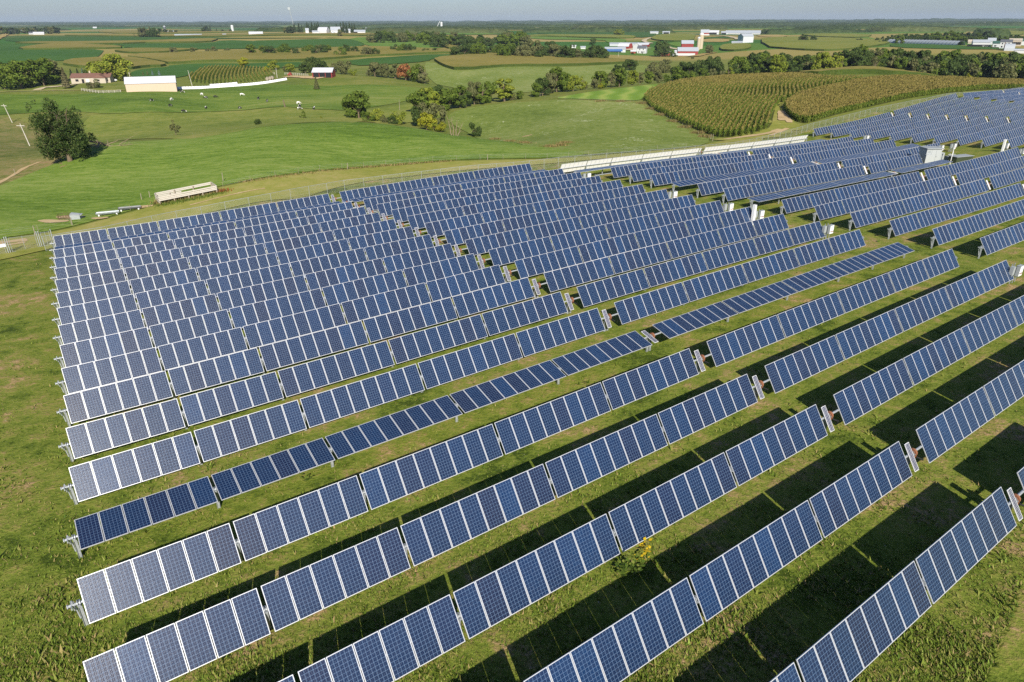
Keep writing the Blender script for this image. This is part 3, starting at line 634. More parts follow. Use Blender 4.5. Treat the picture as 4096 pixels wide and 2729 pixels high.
# ------------------------------------------------------------------ crops
CROPS = [
 ('s', O0, [(25, 342), (900, 330), (1700, 338), (2354, 345), (2900, 345), (3100, 335), (2700, 352), (1700, 354), (1400, 368), (600, 375), (60, 380)], MAT_SOYD, 'dark soybean strip below the far farmsteads'),
 ('c', O0, [(90, 387), (1000, 379), (1400, 370), (1700, 356), (1980, 353), (1870, 387), (1400, 384), (1000, 402), (560, 404), (300, 400)], MAT_CORN, 'thin tan corn strip above the far green field on the left'),
 ('s', O0, [(-100, 393), (350, 400), (400, 404), (70, 452), (560, 448), (940, 446), (900, 500), (850, 525), (560, 551), (200, 560), (-100, 585)], MAT_SOY, 'wide green soybean field behind the house trees'),
 ('c', O0, [(90, 452), (400, 404), (650, 399), (1100, 424), (1080, 440), (560, 443)], MAT_CORN, 'tan corn lens inside the green field on the left'),
 ('s', O0, [(1000, 403), (1400, 390), (1870, 392), (2000, 362), (2354, 376), (2354, 440), (1760, 446), (1110, 434), (1110, 412)], MAT_SOY, 'green soybean field with scattered bushes along it'),
 ('c', O0, [(1010, 462), (1200, 441), (1760, 448), (1780, 453), (1300, 485), (1100, 478)], MAT_CORN, 'narrow tan corn lens right of the big maple'),
 ('c', O0, [(1110, 515), (1300, 492), (2354, 462), (2900, 440), (3554, 433), (4254, 461), (4344, 480), (3850, 484), (3300, 508), (2794, 545), (2354, 560), (1520, 580), (1480, 568), (1270, 530)], MAT_CORN, 'long tan corn band running across behind the valley'),
 ('c', O0, [(560, 600), (590, 552), (850, 530), (1130, 525), (1260, 536), (1480, 576), (1490, 598), (1300, 606), (1150, 628)], MAT_CORN, 'corn block behind the brown-roofed house'),
 ('s', O0, [(1170, 690), (1170, 645), (1350, 615), (1510, 606), (1520, 588), (2110, 580), (2354, 570), (2780, 560), (2780, 620), (1835, 603), (1700, 680), (1560, 705), (1300, 725)], MAT_SOY, 'green soybean field behind the tan barn'),
 ('j', O0, [(1690, 735), (1700, 690), (1835, 609), (2100, 612), (2350, 622), (2455, 645), (2460, 700), (2200, 742), (1850, 758)], MAT_CORNG, 'small round corn hill behind the white bale line'),
 ('s', O1, [(-60, 372), (400, 360), (870, 348), (1000, 380), (1040, 420), (700, 428), (300, 436), (-60, 443)], MAT_SOY, 'green soybean field before the far white farm'),
 ('h', O1, [(860, 345), (1240, 329), (1400, 345), (1550, 358), (1690, 405), (1755, 440), (1180, 430), (1040, 412), (1000, 380)], MAT_HAY, 'brightest green hay field in the distance'),
 ('c', O1, [(1245, 325), (1500, 330), (1925, 380), (1840, 442), (1765, 440), (1690, 398), (1555, 350)], MAT_CORN, 'wedge of corn along the bright hay field'),
 ('s', O1, [(870, 590), (900, 535), (1500, 495), (1900, 488), (2180, 492), (1950, 508), (1640, 530), (1600, 556), (1300, 575)], MAT_SOY, 'soybean strip under the long corn band'),
 ('c', O1, [(1632, 540), (1950, 506), (2354, 480), (2870, 520), (3460, 553), (3480, 570), (2990, 590), (2400, 600), (1870, 640), (1720, 598)], MAT_CORN, 'curved tan cornfield on the middle hill'),
 ('c', O2, [(0, 283), (0, 268), (620, 265), (630, 274), (300, 281)], MAT_CORN, 'far thin tan strip before the distant woods'),
 ('s', O2, [(330, 290), (640, 278), (1000, 282), (1400, 292), (1400, 330), (1230, 345), (1200, 322), (900, 313), (350, 312)], MAT_SOYD, 'dark green field left of the farm lane'),
 ('c', O2, [(200, 330), (350, 314), (900, 316), (1190, 325), (1230, 345), (1100, 348), (900, 345), (500, 330)], MAT_CORNG, 'olive contour strip above the gambrel barn'),
 ('h', O2, [(250, 335), (500, 333), (900, 348), (1120, 352), (1140, 372), (1100, 388), (975, 392), (930, 360), (300, 355)], MAT_HAY, 'bright hay strip above the gambrel barn'),
 ('c', O2, [(1350, 345), (1440, 318), (1560, 308), (1760, 315), (1745, 345), (1735, 372), (1500, 376), (1370, 362)], MAT_CORNG, 'olive corn knoll behind the concrete silos'),
 ('h', O2, [(1490, 385), (1740, 376), (1735, 425), (1560, 420)], MAT_HAY, 'bright hay patch left of the silos'),
 ('t', O2, [(1790, 360), (1900, 350), (2050, 352), (2060, 380), (1795, 380)], MAT_STUB, 'tan stubble strip right of the silos'),
 ('s', O2, [(1790, 342), (2000, 330), (2110, 336), (2070, 348), (1800, 354)], MAT_SOYD, 'dark strip above the tan stubble'),
 ('c', O2, [(1970, 455), (1975, 420), (2050, 402), (2230, 400), (2260, 430), (2200, 455), (2060, 462)], MAT_CORNG, 'round corn patch under the grey barn'),
 ('c', O3, [(0, 345), (350, 335), (900, 355), (1130, 372), (1150, 400), (950, 430), (650, 462), (300, 452), (0, 425)], MAT_CORNG, 'large olive cornfield behind the right treeline'),
 ('c', O3, [(350, 308), (1000, 312), (940, 345), (560, 338), (400, 325)], MAT_CORNG, 'upper olive cornfield near the right woods'),
 ('t', O3, [(-60, 318), (200, 312), (250, 332), (0, 336)], MAT_STUB, 'tan stubble left of the upper right cornfield'),
 ('h', O3, [(850, 352), (940, 335), (1010, 345), (1000, 358)], MAT_HAY, 'small bright hay wedge by the right woods'),
 ('s', O3, [(1150, 395), (1600, 404), (1900, 420), (2354, 440), (2354, 450), (1700, 446), (1160, 430)], MAT_SOY, 'green field below the long greenhouse'),
 ('c', O0, [(880, 282), (1290, 276), (1900, 284), (2354, 290), (1900, 300), (1500, 306), (900, 302)], MAT_CORN, 'farthest tan corn strip on the left horizon'),
 ('c', O0, [(480, 322), (900, 314), (2354, 318), (3000, 312), (3500, 305), (3800, 325), (3000, 330), (1800, 335), (900, 328)], MAT_CORN, 'long tan strip in front of the far white farm'),
 ('c', O3, [(1980, 292), (2354, 284), (2354, 320), (2150, 318)], MAT_CORNG, 'far olive field at the right frame edge'),
 ('c', O1, [(1320, 273), (1900, 268), (2354, 274), (2000, 284), (1500, 283)], MAT_CORN, 'thin tan strip beyond the centre woods'),
 ('h', O1, [(1500, 288), (2300, 286), (2354, 300), (2000, 318), (1560, 310)], MAT_HAY, 'green strip beyond the centre woods'),
]
for k, (typ, org, pts, mat, lab) in enumerate(CROPS):
    pp = P(org, pts)
    if typ == 'j': HILL = pp
    elif typ == 'c': drape('corn_field', pp, [mat, MAT_CWALL], 0.0, wall=1.9, kind='stuff', rough=0.12, f=0.012, label=lab, cat='cornfield')
    else: drape({'s': 'soybean_field', 'h': 'hay_field', 't': 'stubble_field'}[typ], pp, mat, 0.12 + 0.02*(k % 5), f=0.018)

# near cornfields: rows of single stalks with tassels
def leafy(name, stops, transl=0.0, rand=0.35):
    m = new_mat(name, 0.7, spec=0.15); t = NT(m); g = t.n('ShaderNodeNewGeometry'); oi = t.n('ShaderNodeObjectInfo')
    f = t.math('ADD', t.math('MULTIPLY', oi.outputs['Random'], 1-rand), t.math('MULTIPLY', g.outputs['Random Per Island'], rand))
    c = t.ramp(f, stops); t.col(c)
    if transl:
        tr = t.n('ShaderNodeBsdfTranslucent'); t.l(t.mix(1.0, c, (1.3, 1.35, 0.7), 'MULTIPLY'), tr.inputs[0])
        mx = t.n('ShaderNodeMixShader'); mx.inputs[0].default_value = transl
        t.l(t.b.outputs[0], mx.inputs[1]); t.l(tr.outputs[0], mx.inputs[2]); t.l(mx.outputs[0], t.t.nodes['Material Output'].inputs[0])
    return m
MAT_CLEAF = leafy('corn_leaves', [(0, sr(66, 92, 26)), (0.5, sr(104, 122, 44)), (1, sr(134, 140, 62))], 0.2, 1.0)
MAT_TASSEL = leafy('corn_tassels', [(0, sr(94, 92, 42)), (0.6, sr(120, 110, 56)), (1, sr(140, 124, 72))], 0.0, 1.0)
def near_corn(name, outline, guide, label, spacing=1.45, step=0.28, both=1, k0=-3):
    B = np.array([(p.x, p.y) for p in densify(outline, True, 0.02, 2)])
    g = smooth_loop(guide, False, 2); g = np.array([(p.x, p.y) for p in densify(g, False, 0.0, 3.0)])
    pts = []
    d = np.gradient(g, axis=0); nn = np.stack([-d[:, 1], d[:, 0]], 1); nn /= np.linalg.norm(nn, axis=1)[:, None]
    for k in range(k0, 400):
        c = g - nn*both*k*spacing
        if k < 0: pass
        # resample the offset row at the plant step
        seg = np.linalg.norm(np.diff(c, axis=0), axis=1); s = np.concatenate([[0], np.cumsum(seg)])
        q = np.arange(nr.uniform(0, step), s[-1], step); X = np.interp(q, s, c[:, 0]); Y = np.interp(q, s, c[:, 1])
        ok = inside(X, Y, B); pts.append(np.stack([X[ok], Y[ok], np.full(ok.sum(), k)], 1))
    pts = np.concatenate(pts); pts[:, :2] += nr.normal(0, 0.15, (len(pts), 2))
    Z = terr(pts[:, 0], pts[:, 1]); n = len(pts)
    h = nr.uniform(2.0, 2.45, n) + 0.12*np.sin(pts[:, 0]/7)*np.sin(pts[:, 1]/9)
    V = []; Fq = []; mi = []
    def quad(a, b, c, e, m):
        base = len(V)*n
        V.extend([a, b, c, e]); i = np.arange(n)
        Fq.append(np.stack([base+i, base+n+i, base+2*n+i, base+3*n+i], 1)); mi.append(np.full(n, m))
    O = np.stack([pts[:, 0], pts[:, 1], Z], 1)
    for j in range(4):                             # four drooping leaf blades and a tassel per stalk
        a = nr.uniform(0, 2*PI, n); dx = np.cos(a); dy = np.sin(a); z0 = h*(0.25+0.17*j); ln = nr.uniform(0.3, 0.5, n); ww = 0.07
        def pt(r, s, z): return O + np.stack([dx*r - dy*s, dy*r + dx*s, z], 1)
        quad(pt(0, -ww, z0), pt(ln, -ww*1.2, z0+0.22), pt(ln, ww*1.2, z0+0.22), pt(0, ww, z0), 0)
        quad(pt(ln, -ww*1.2, z0+0.22), pt(ln*1.7, -0.02, z0-0.1), pt(ln*1.7, 0.02, z0-0.1), pt(ln, ww*1.2, z0+0.22), 0)
    a = nr.uniform(0, PI, n); dx = np.cos(a)*0.10; dy = np.sin(a)*0.10
    quad(O+np.stack([-dx, -dy, h-0.25], 1), O+np.stack([dx, dy, h-0.25], 1), O+np.stack([dx*1.2, dy*1.2, h+0.12], 1), O+np.stack([-dx*1.2, -dy*1.2, h+0.12], 1), 1)
    quad(O+np.stack([-dx*.4, -dy*.4, 0*h], 1), O+np.stack([dx*.4, dy*.4, 0*h], 1), O+np.stack([dx*.4, dy*.4, h*.8], 1), O+np.stack([-dx*.4, -dy*.4, h*.8], 1), 0)
    me = mesh_np(name, np.concatenate(V), np.concatenate(Fq), [MAT_CLEAF, MAT_TASSEL], np.concatenate(mi))
    print('corn', name, n)
    return tag(link(name, me), label, 'cornfield', None, 'stuff')
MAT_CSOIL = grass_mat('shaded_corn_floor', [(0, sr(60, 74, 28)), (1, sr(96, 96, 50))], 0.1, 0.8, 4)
ca = [at(x, y) for x, y in [(2576, 402), (2588, 380), (2640, 358), (2740, 335), (2880, 318), (3046, 311), (3180, 309), (3300, 320), (3460, 324), (3400, 336), (3314, 354), (3200, 385), (3104, 425), (3092, 470), (3086, 505), (3050, 528), (2960, 550), (2870, 550), (2800, 525), (2700, 482), (2610, 436)]]
guide_a = [at(x, y) for x, y in [(3230, 575), (3110, 500), (3120, 450), (3150, 415), (3160, 390), (3152, 365), (3162, 345), (3200, 325)]]
guide_a[0] = guide_a[1] + (guide_a[1]-guide_a[2])*1.6; guide_a.append(guide_a[-1]+(guide_a[-1]-guide_a[-2])*2.5)
cb = [at(x, y) for x, y in [(3138, 432), (3160, 412), (3195, 390), (3314, 362), (3447, 334), (3500, 326), (3777, 326), (3930, 332), (4140, 345), (4140, 352), (3938, 358), (3715, 382), (3492, 424), (3331, 462), (3230, 496), (3184, 488), (3150, 462)]]
guide_b = [at(x, y) for x, y in [(3200, 385), (3150, 410), (3138, 432), (3150, 462), (3184, 488), (3235, 498), (3331, 465), (3492, 428), (3715, 385), (3938, 360), (4140, 353)]]
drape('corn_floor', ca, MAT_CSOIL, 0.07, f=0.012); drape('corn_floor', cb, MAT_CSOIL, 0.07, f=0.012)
near_corn('corn_field', ca, guide_a, 'near cornfield of curved plant rows left of the dirt lane', both=-1, k0=-160)
near_corn('corn_field', cb, guide_b, 'near cornfield between the dirt lane and the chain-link fence', both=-1, spacing=1.15)
near_corn('corn_field', smooth_loop(HILL, True, 2), [at(1180, 345), at(1135, 320), at(1110, 295), at(1105, 270), at(1100, 255)], 'small round corn hill behind the white bale line', spacing=2.2, step=0.5, both=-1, k0=-80)
def ztop(px, Y): return atY(px, Y)
hump = [atY(3190, 398), atY(3300, 420), atY(3400, 432), atY(3492, 440), atY(3600, 430), atY(3700, 405), atY(3790, 370), atY(3600, 345), atY(3480, 350), atY(3300, 352), atY(3190, 365)]
drape('corn_field', hump, [MAT_CORN, MAT_CWALL], 0.0, wall=2.2, kind='stuff', rough=0.2, f=0.01, label='tan corn on the crest in front of the right treeline', cat='cornfield')

# tufts, weeds and clover that roughen the near ground
def tufts():
    N = 110000; Yv = 1/np.sqrt(nr.uniform(1/90.0**2, 1/13.0**2, N)); s = nr.uniform(-1.15, 1.0, N); X = s*Yv
    patch = np.sin(X*0.7+np.sin(Yv*0.4)*2)*np.sin(Yv*0.9+X*0.2) + nr.normal(0, 0.6, N)
    sc = np.clip(0.09+0.06*patch, 0.04, 0.3)*nr.uniform(0.7, 1.3, N); tall = nr.uniform(0, 1, N) > 0.985; sc[tall] *= 2.0
    Z = terr(X, Yv)+0.03; V = []; Fq = []
    for j in range(3):
        a = nr.uniform(0, 2*PI, N); b = nr.uniform(0.2, 1.2, N); wd = sc*nr.uniform(0.15, 0.3, N)
        ca_, sa = np.cos(a), np.sin(a); tx = ca_*sc*np.cos(b)*1.3; ty = sa*sc*np.cos(b)*1.3; tzv = sc*np.sin(b)*1.2+0.02
        V += [np.stack([X-sa*wd, Yv+ca_*wd, Z], 1), np.stack([X+sa*wd, Yv-ca_*wd, Z], 1), np.stack([X+tx, Yv+ty, Z+tzv], 1)]
        i = np.arange(N)+3*j*N; Fq.append(np.stack([i, i+N, i+2*N], 1))
    m = leafy('grass_blades', [(0, sr(70, 94, 28)), (0.35, sr(98, 116, 40)), (0.6, sr(120, 136, 52)), (0.8, sr(140, 134, 76)), (0.93, sr(162, 140, 98)), (1, sr(120, 156, 54))], 0.15, 1.0)
    tag(link('grass', mesh_np('grass', np.concatenate(V), np.concatenate(Fq), [m])), kind='stuff', label='loose tufts of grass and weeds between the panel rows', cat='grass')
tufts()

MAT_TYRE = grass_mat('worn_wheel_track', [(0.0, sr(96, 88, 50)), (0.4, sr(134, 112, 76)), (1.0, sr(164, 134, 104))], 0.2, 1.2, 6, con=4)
ribbon('wheel_track', [at(x, y) for x, y in ((4140, 2360), (4060, 2440), (3960, 2540), (3870, 2640), (3790, 2740))], 0.45, MAT_TYRE, 0.012)
ribbon('wheel_track', [at(x, y) for x, y in ((4150, 2560), (4060, 2650), (3960, 2760))], 0.35, MAT_TYRE, 0.012)
ribbon('cow_path', [at(x, y) for x, y in ((-20, 742), (60, 700), (100, 672), (160, 650))], 1.0, MAT_DIRT, 0.09)

# ------------------------------------------------------------------ trees: tapered trunk with limbs, crown of many small leaf faces
GREENS = {
 'dark': [(0, sr(47, 65, 27)), (0.5, sr(69, 87, 40)), (1, sr(94, 110, 54))],
 'mid': [(0, sr(63, 83, 27)), (0.5, sr(90, 110, 38)), (1, sr(121, 134, 54))],
 'light': [(0, sr(87, 105, 29)), (0.5, sr(121, 134, 45)), (1, sr(152, 155, 60))],
 'olive': [(0, sr(78, 85, 49)), (0.5, sr(105, 110, 67)), (1, sr(132, 130, 87))],
 'yellow': [(0, sr(108, 116, 25)), (0.5, sr(143, 146, 38)), (1, sr(168, 164, 56))],
 'rust': [(0, sr(116, 76, 43)), (0.5, sr(155, 105, 65)), (1, sr(179, 132, 90))],
 'spruce': [(0, sr(38, 52, 34)), (0.5, sr(56, 69, 45)), (1, sr(76, 90, 58))],
 'bluespruce': [(0, sr(74, 99, 94)), (0.5, sr(101, 125, 116)), (1, sr(130, 150, 139))],
 'brownspruce': [(0, sr(78, 78, 52)), (0.5, sr(103, 99, 67)), (1, sr(125, 116, 85))]}
LEAFM = {k: leafy('leaves_'+k, v, 0.22 if 'spruce' not in k else 0.0, 0.75) for k, v in GREENS.items()}
MAT_BARK = new_mat('bark', 0.9, sr(112, 98, 80)); MAT_DEAD = new_mat('bleached_wood', 0.9, sr(138, 122, 102))
def crown_mesh(seed, kind, n=2600, leaf=0.055, shape='oak', gap=0.25):
    # unit tree: total height 1, trunk at origin; crown is clumps of leaf faces on the shells of many lobes
    g = np.random.default_rng(seed); L = []
    if shape == 'cone':
        m = n; z = g.uniform(0.06, 1.0, m)**0.9; lay = np.abs(((z*9) % 1)-0.5)*2
        r = (1-z)*0.23*(0.55+0.45*lay)*np.sqrt(g.uniform(0.35, 1, m)); a = g.uniform(0, 2*PI, m)
        C = np.stack([r*np.cos(a), r*np.sin(a), z], 1); N = np.stack([np.cos(a), np.sin(a), np.full(m, 0.15)], 1)
    else:
        lobes = []
        nl = {'oak': 24, 'tall': 22, 'bush': 16, 'wide': 28, 'sparse': 15}[shape]
        cx = {'oak': 0.44, 'tall': 0.28, 'bush': 0.56, 'wide': 0.6, 'sparse': 0.34}[shape]
        z0, z1 = {'oak': (0.15, 0.84), 'tall': (0.12, 0.88), 'bush': (0.06, 0.76), 'wide': (0.14, 0.78), 'sparse': (0.2, 0.9)}[shape]
        for i in range(nl):
            t = g.uniform(0, 1); z = z0+(z1-z0)*t; a = g.uniform(0, 2*PI); prof = math.sin(PI*min(max(0.16+0.74*t, 0), 1))**0.6
            r = cx*prof*math.sqrt(g.uniform(0.05, 1)); s = cx*g.uniform(0.24, 0.46)*(1.1-0.35*t)
            lobes.append((r*math.cos(a), r*math.sin(a), z, s))
        lob = np.array(lobes); wts = lob[:, 3]**2; wts /= wts.sum(); k = g.choice(nl, n, p=wts)
        d = g.normal(0, 1, (n, 3)); d /= np.linalg.norm(d, axis=1)[:, None]; d[:, 2] = np.abs(d[:, 2])*np.where(g.uniform(0, 1, n) > 0.28, 1, -1)
        rad = lob[k, 3]*(0.72+0.34*g.uniform(0, 1, n)**0.5)
        C = lob[k, :3] + d*rad[:, None]*np.array([1, 1, 0.82]); N = d
        nzv = np.sin(C[:, 0]*23+seed)*np.sin(C[:, 1]*21)*np.sin(C[:, 2]*25); keep = nzv > -gap*(1.6 if shape != 'sparse' else 0.4)
        C = C[keep]; N = N[keep]
        C[:, 2] = np.minimum(C[:, 2], 1.0)
    n = len(C); N = N + g.normal(0, 0.55, (n, 3)); N /= np.linalg.norm(N, axis=1)[:, None]
    t1 = np.cross(N, g.normal(0, 1, (n, 3))); t1 /= np.linalg.norm(t1, axis=1)[:, None]; t2 = np.cross(N, t1)
    s = leaf*g.uniform(0.5, 1.25, n)[:, None]; s2 = s*g.uniform(0.45, 0.8, n)[:, None]
    V = np.concatenate([C-t1*s, C-t2*s2+N*s*0.15, C+t1*s, C+t2*s2+N*s*0.15]); i = np.arange(n)
    return mesh_np('crown', V, np.stack([i, i+n, i+2*n, i+3*n], 1), [LEAFM[kind]])
def trunk_mesh(seed, shape):
    g = random.Random(seed); b = MB(); th = {'oak': 0.5, 'tall': 0.62, 'bush': 0.35, 'wide': 0.4, 'sparse': 0.7, 'cone': 0.9}[shape]; r = 0.026 if shape != 'cone' else 0.014
    p = Vector((0, 0, -0.06)); q = Vector((0.012, 0.01, th*0.45)); b.tube(p, q, r*1.25, r, 8); e = Vector((0.02, -0.01, th)); b.tube(q, e, r, r*0.45, 7)
    if shape != 'cone':
        for i in range(9):
            a = i*2.4+g.random(); z = th*(0.32+0.07*i); st = q.lerp(e, max(0, (z-th*0.45)/(th*0.55))) if z > th*0.45 else Vector((0.01, 0.01, z))
            out = {'wide': 0.34, 'oak': 0.25, 'bush': 0.28}.get(shape, 0.16)
            en = st+Vector((math.cos(a)*out, math.sin(a)*out, 0.16+0.1*g.random())); b.tube(st, en, r*0.42, r*0.14, 6)
            en2 = en+Vector((math.cos(a+.6)*out*.4, math.sin(a+.6)*out*.4, 0.09)); b.tube(en, en2, r*.14, r*.05, 5)
    return b.mesh('trunk', [MAT_BARK])
PROTO = {}
def proto(kind, shape, v):
    k = (kind, shape, v)
    if k not in PROTO:
        sd = 11*v+len(kind)*3+len(shape)
        if (shape, v) not in PROTO: PROTO[(shape, v)] = trunk_mesh(sd, shape)
        n = {'oak': 5200, 'tall': 4200, 'bush': 3200, 'wide': 6000, 'sparse': 1700, 'cone': 2600}[shape]
        PROTO[k] = (PROTO[(shape, v)], crown_mesh(sd, kind, n, 0.042 if shape != 'cone' else 0.034, shape))
    return PROTO[k]
TREES = []
def tree_at(p, h, kind, shape='oak', wf=1.0, name=None):
    v = rng.randrange(3); tr, cr = proto(kind, shape, v)
    name = name or ('spruce_tree' if shape == 'cone' else 'bush' if shape == 'bush' else 'tree')
    root = empty(name, p, rng.uniform(0, 6.28)); root.scale = (h*wf, h*wf, h)
    for nm, me in (('trunk', tr), ('crown', cr)):
        o = bpy.data.objects.new(nm, me); COL.objects.link(o); o.parent = root
    return root
def T(org, x, top, Y, kind='mid', shape='oak', wf=1.0, label=None, group=None, base=None):
    px, py = org[0]+x/K, org[1]+top/K
    p = atY(px, Y); h = zpix(px, py, Y)-p.z
    if base is not None:
        hp = (base-top)/K/ppm(p); h = max(h, hp) if h < 0.5*hp else h
    h = max(h, 1.0); t = tree_at(p, h, kind, shape, wf); TREES.append((px, py, Y, t, kind, shape, label, group)); return t
# (crop, x, top, distance, leaf colour, shape, width)
TL = [(O0, 160, 515, 400, 'mid', 'wide', 1.05), (O0, 375, 500, 410, 'mid', 'oak', 1.15), (O0, 485, 520, 428, 'olive', 'oak', .95), (O0, 570, 608, 395, 'brownspruce', 'cone', 1.3), (O0, 5, 620, 400, 'dark', 'oak', 1), (O0, 250, 600, 425, 'dark', 'oak', 1),
 (O0, 1010, 448, 430, 'light', 'wide', .95), (O0, 845, 556, 450, 'dark', 'cone', 1.4), (O0, 640, 620, 440, 'spruce', 'cone', 1.4), (O0, 700, 615, 450, 'spruce', 'cone', 1.3), (O0, 745, 612, 455, 'bluespruce', 'cone', 1.2), (O0, 790, 606, 448, 'dark', 'oak', .8),
 (O0, 1285, 640, 480, 'olive', 'cone', 1.3), (O0, 1325, 632, 485, 'olive', 'cone', 1.2), (O0, 1370, 628, 478, 'bluespruce', 'cone', 1.4), (O0, 1430, 624, 476, 'bluespruce', 'cone', 1.5), (O0, 810, 688, 392, 'olive', 'bush', 1.0),
 (O0, 2200, 510, 545, 'yellow', 'oak', 1.25), (O0, 2245, 1060, 262, 'dark', 'bush', .9),
 (O0, 1470, 1075, 215, 'olive', 'sparse', .8), (O0, 2285, 392, 800, 'dark', 'bush', 1.3), (O0, 1590, 415, 760, 'olive', 'bush', 1.3), (O0, 1770, 416, 760, 'olive', 'bush', .8), (O0, 1895, 420, 760, 'olive', 'bush', .7), (O0, 1955, 408, 760, 'olive', 'bush', .9), (O0, 2080, 424, 760, 'olive', 'bush', 1.2),
 (O1, 230, 533, 520, 'light', 'oak', 1.2), (O1, 150, 590, 500, 'yellow', 'bush', 1.2), (O1, 370, 556, 490, 'light', 'oak', 1.1), (O1, 320, 590, 495, 'olive', 'oak', 1), (O1, 580, 495, 480, 'dark', 'wide', .95), (O1, 500, 540, 470, 'dark', 'oak', 1.1), (O1, 660, 535, 475, 'dark', 'oak', 1.1), (O1, 760, 560, 480, 'olive', 'oak', 1),
 (O1, 850, 528, 458, 'olive', 'wide', .85), (O1, 930, 610, 450, 'light', 'bush', 1.1), (O1, 1060, 620, 448, 'olive', 'tall', 1), (O1, 1120, 532, 445, 'olive', 'oak', .95), (O1, 1210, 545, 440, 'olive', 'oak', .9), (O1, 1300, 560, 436, 'olive', 'tall', 1.1), (O1, 1395, 556, 430, 'rust', 'oak', .95), (O1, 1490, 560, 424, 'mid', 'oak', .9), (O1, 1560, 580, 418, 'olive', 'tall', 1.1),
 (O1, 585, 690, 392, 'olive', 'cone', 1.5), (O1, 437, 985, 282, 'mid', 'tall', .8), (O1, 400, 1060, 285, 'dark', 'bush', .9), (O1, 590, 1040, 280, 'light', 'bush', 1), (O1, 5, 1060, 262, 'dark', 'bush', .8),
 (O1, 940, 798, 285, 'mid', 'oak', .95), (O1, 880, 870, 288, 'mid', 'oak', .9), (O1, 1100, 955, 275, 'light', 'bush', 1), (O1, 1040, 985, 272, 'mid', 'bush', .9), (O1, 1170, 1010, 268, 'olive', 'bush', .8), (O1, 1310, 975, 265, 'light', 'bush', .95), (O1, 1250, 1020, 262, 'dark', 'bush', .8),
 (O1, 1580, 888, 262, 'olive', 'wide', .72), (O1, 1500, 930, 262, 'dark', 'oak', .9), (O1, 1700, 940, 260, 'olive', 'sparse', .9), (O1, 1590, 765, 300, 'light', 'oak', 1), (O1, 1500, 800, 298, 'mid', 'oak', 1), (O1, 1680, 740, 306, 'dark', 'oak', .95), (O1, 1770, 780, 300, 'mid', 'oak', .95), (O1, 1870, 750, 306, 'mid', 'tall', 1.3), (O1, 1930, 800, 305, 'dark', 'oak', .9),
 (O1, 2005, 716, 312, 'olive', 'oak', .8), (O1, 2080, 735, 312, 'mid', 'tall', 1.2), (O1, 2150, 715, 316, 'mid', 'oak', .8), (O1, 2280, 686, 318, 'light', 'tall', 1.5), (O1, 1560, 998, 248, 'yellow', 'oak', .95), (O1, 1690, 1085, 246, 'yellow', 'bush', 1), (O1, 1620, 1090, 248, 'light', 'bush', 1), (O1, 2000, 1080, 236, 'dark', 'bush', .75),
 (O2, 180, 808, 322, 'mid', 'oak', .9), (O2, 110, 830, 320, 'olive', 'bush', .9), (O2, 385, 678, 330, 'dark', 'oak', .9), (O2, 330, 730, 328, 'mid', 'oak', .9), (O2, 515, 578, 345, 'mid', 'tall', 1.3), (O2, 450, 640, 338, 'olive', 'oak', .8), (O2, 590, 640, 342, 'mid', 'oak', .8), (O2, 660, 668, 340, 'light', 'oak', .95), (O2, 740, 668, 346, 'light', 'tall', 1), (O2, 780, 760, 345, 'olive', 'sparse', .9),
 (O2, 900, 618, 355, 'mid', 'oak', .9), (O2, 851, 690, 350, 'olive', 'oak', .8), (O2, 905, 740, 345, 'yellow', 'bush', .8), (O2, 1000, 640, 350, 'olive', 'sparse', .9), (O2, 1075, 600, 360, 'mid', 'oak', .9), (O2, 1050, 558, 395, 'dark', 'oak', .8), (O2, 1190, 618, 362, 'light', 'oak', .85), (O2, 1260, 640, 366, 'olive', 'tall', 1.1), (O2, 1340, 630, 378, 'mid', 'oak', .9), (O2, 1420, 620, 380, 'olive', 'oak', .9), (O2, 1500, 660, 385, 'mid', 'oak', .8),
 (O2, 1600, 590, 392, 'mid', 'oak', 1), (O2, 1620, 538, 425, 'dark', 'oak', 1.1), (O2, 1700, 545, 430, 'dark', 'oak', 1.1), (O2, 1720, 630, 392, 'mid', 'oak', .9), (O2, 1820, 600, 400, 'mid', 'oak', .9), (O2, 1790, 520, 450, 'dark', 'oak', 1), (O2, 1900, 490, 450, 'dark', 'wide', .8), (O2, 1960, 545, 435, 'dark', 'oak', .9), (O2, 1900, 610, 405, 'olive', 'oak', .9), (O2, 2050, 590, 412, 'light', 'tall', 1.3), (O2, 1990, 620, 408, 'olive', 'oak', .8),
 (O2, 2140, 485, 428, 'mid', 'oak', 1.1), (O2, 2090, 560, 420, 'dark', 'oak', .9), (O2, 2250, 452, 440, 'dark', 'oak', 1), (O2, 2330, 455, 438, 'mid', 'tall', 1.4),
 (O2, 1165, 520, 520, 'dark', 'wide', 1), (O2, 1400, 535, 500, 'olive', 'wide', 1), (O2, 1480, 520, 505, 'olive', 'oak', 1), (O2, 1360, 560, 495, 'olive', 'bush', 1), (O2, 850, 390, 640, 'dark', 'wide', .9), (O2, 795, 420, 640, 'dark', 'oak', 1), (O2, 910, 420, 640, 'dark', 'oak', 1), (O2, 1430, 355, 800, 'dark', 'wide', .95), (O2, 1545, 465, 790, 'dark', 'bush', 1.2), (O2, 1850, 395, 820, 'olive', 'oak', 1.1),
 (O2, 1175, 465, 840, 'dark', 'bush', 1), (O2, 820, 335, 1050, 'dark', 'oak', 1.1), (O2, 1710, 500, 700, 'olive', 'bush', .8), (O2, 1050, 255, 1500, 'light', 'wide', 1.4)]
for i, a in enumerate(TL): T(*a)
def scatter_trees(lst, Y0, Y1, kinds, shapes, wf=(.9, 1.2)):
    for org, x, top in lst:
        T(org, x, top+rng.uniform(-6, 6), rng.uniform(Y0, Y1), rng.choice(kinds), rng.choice(shapes), rng.uniform(*wf))
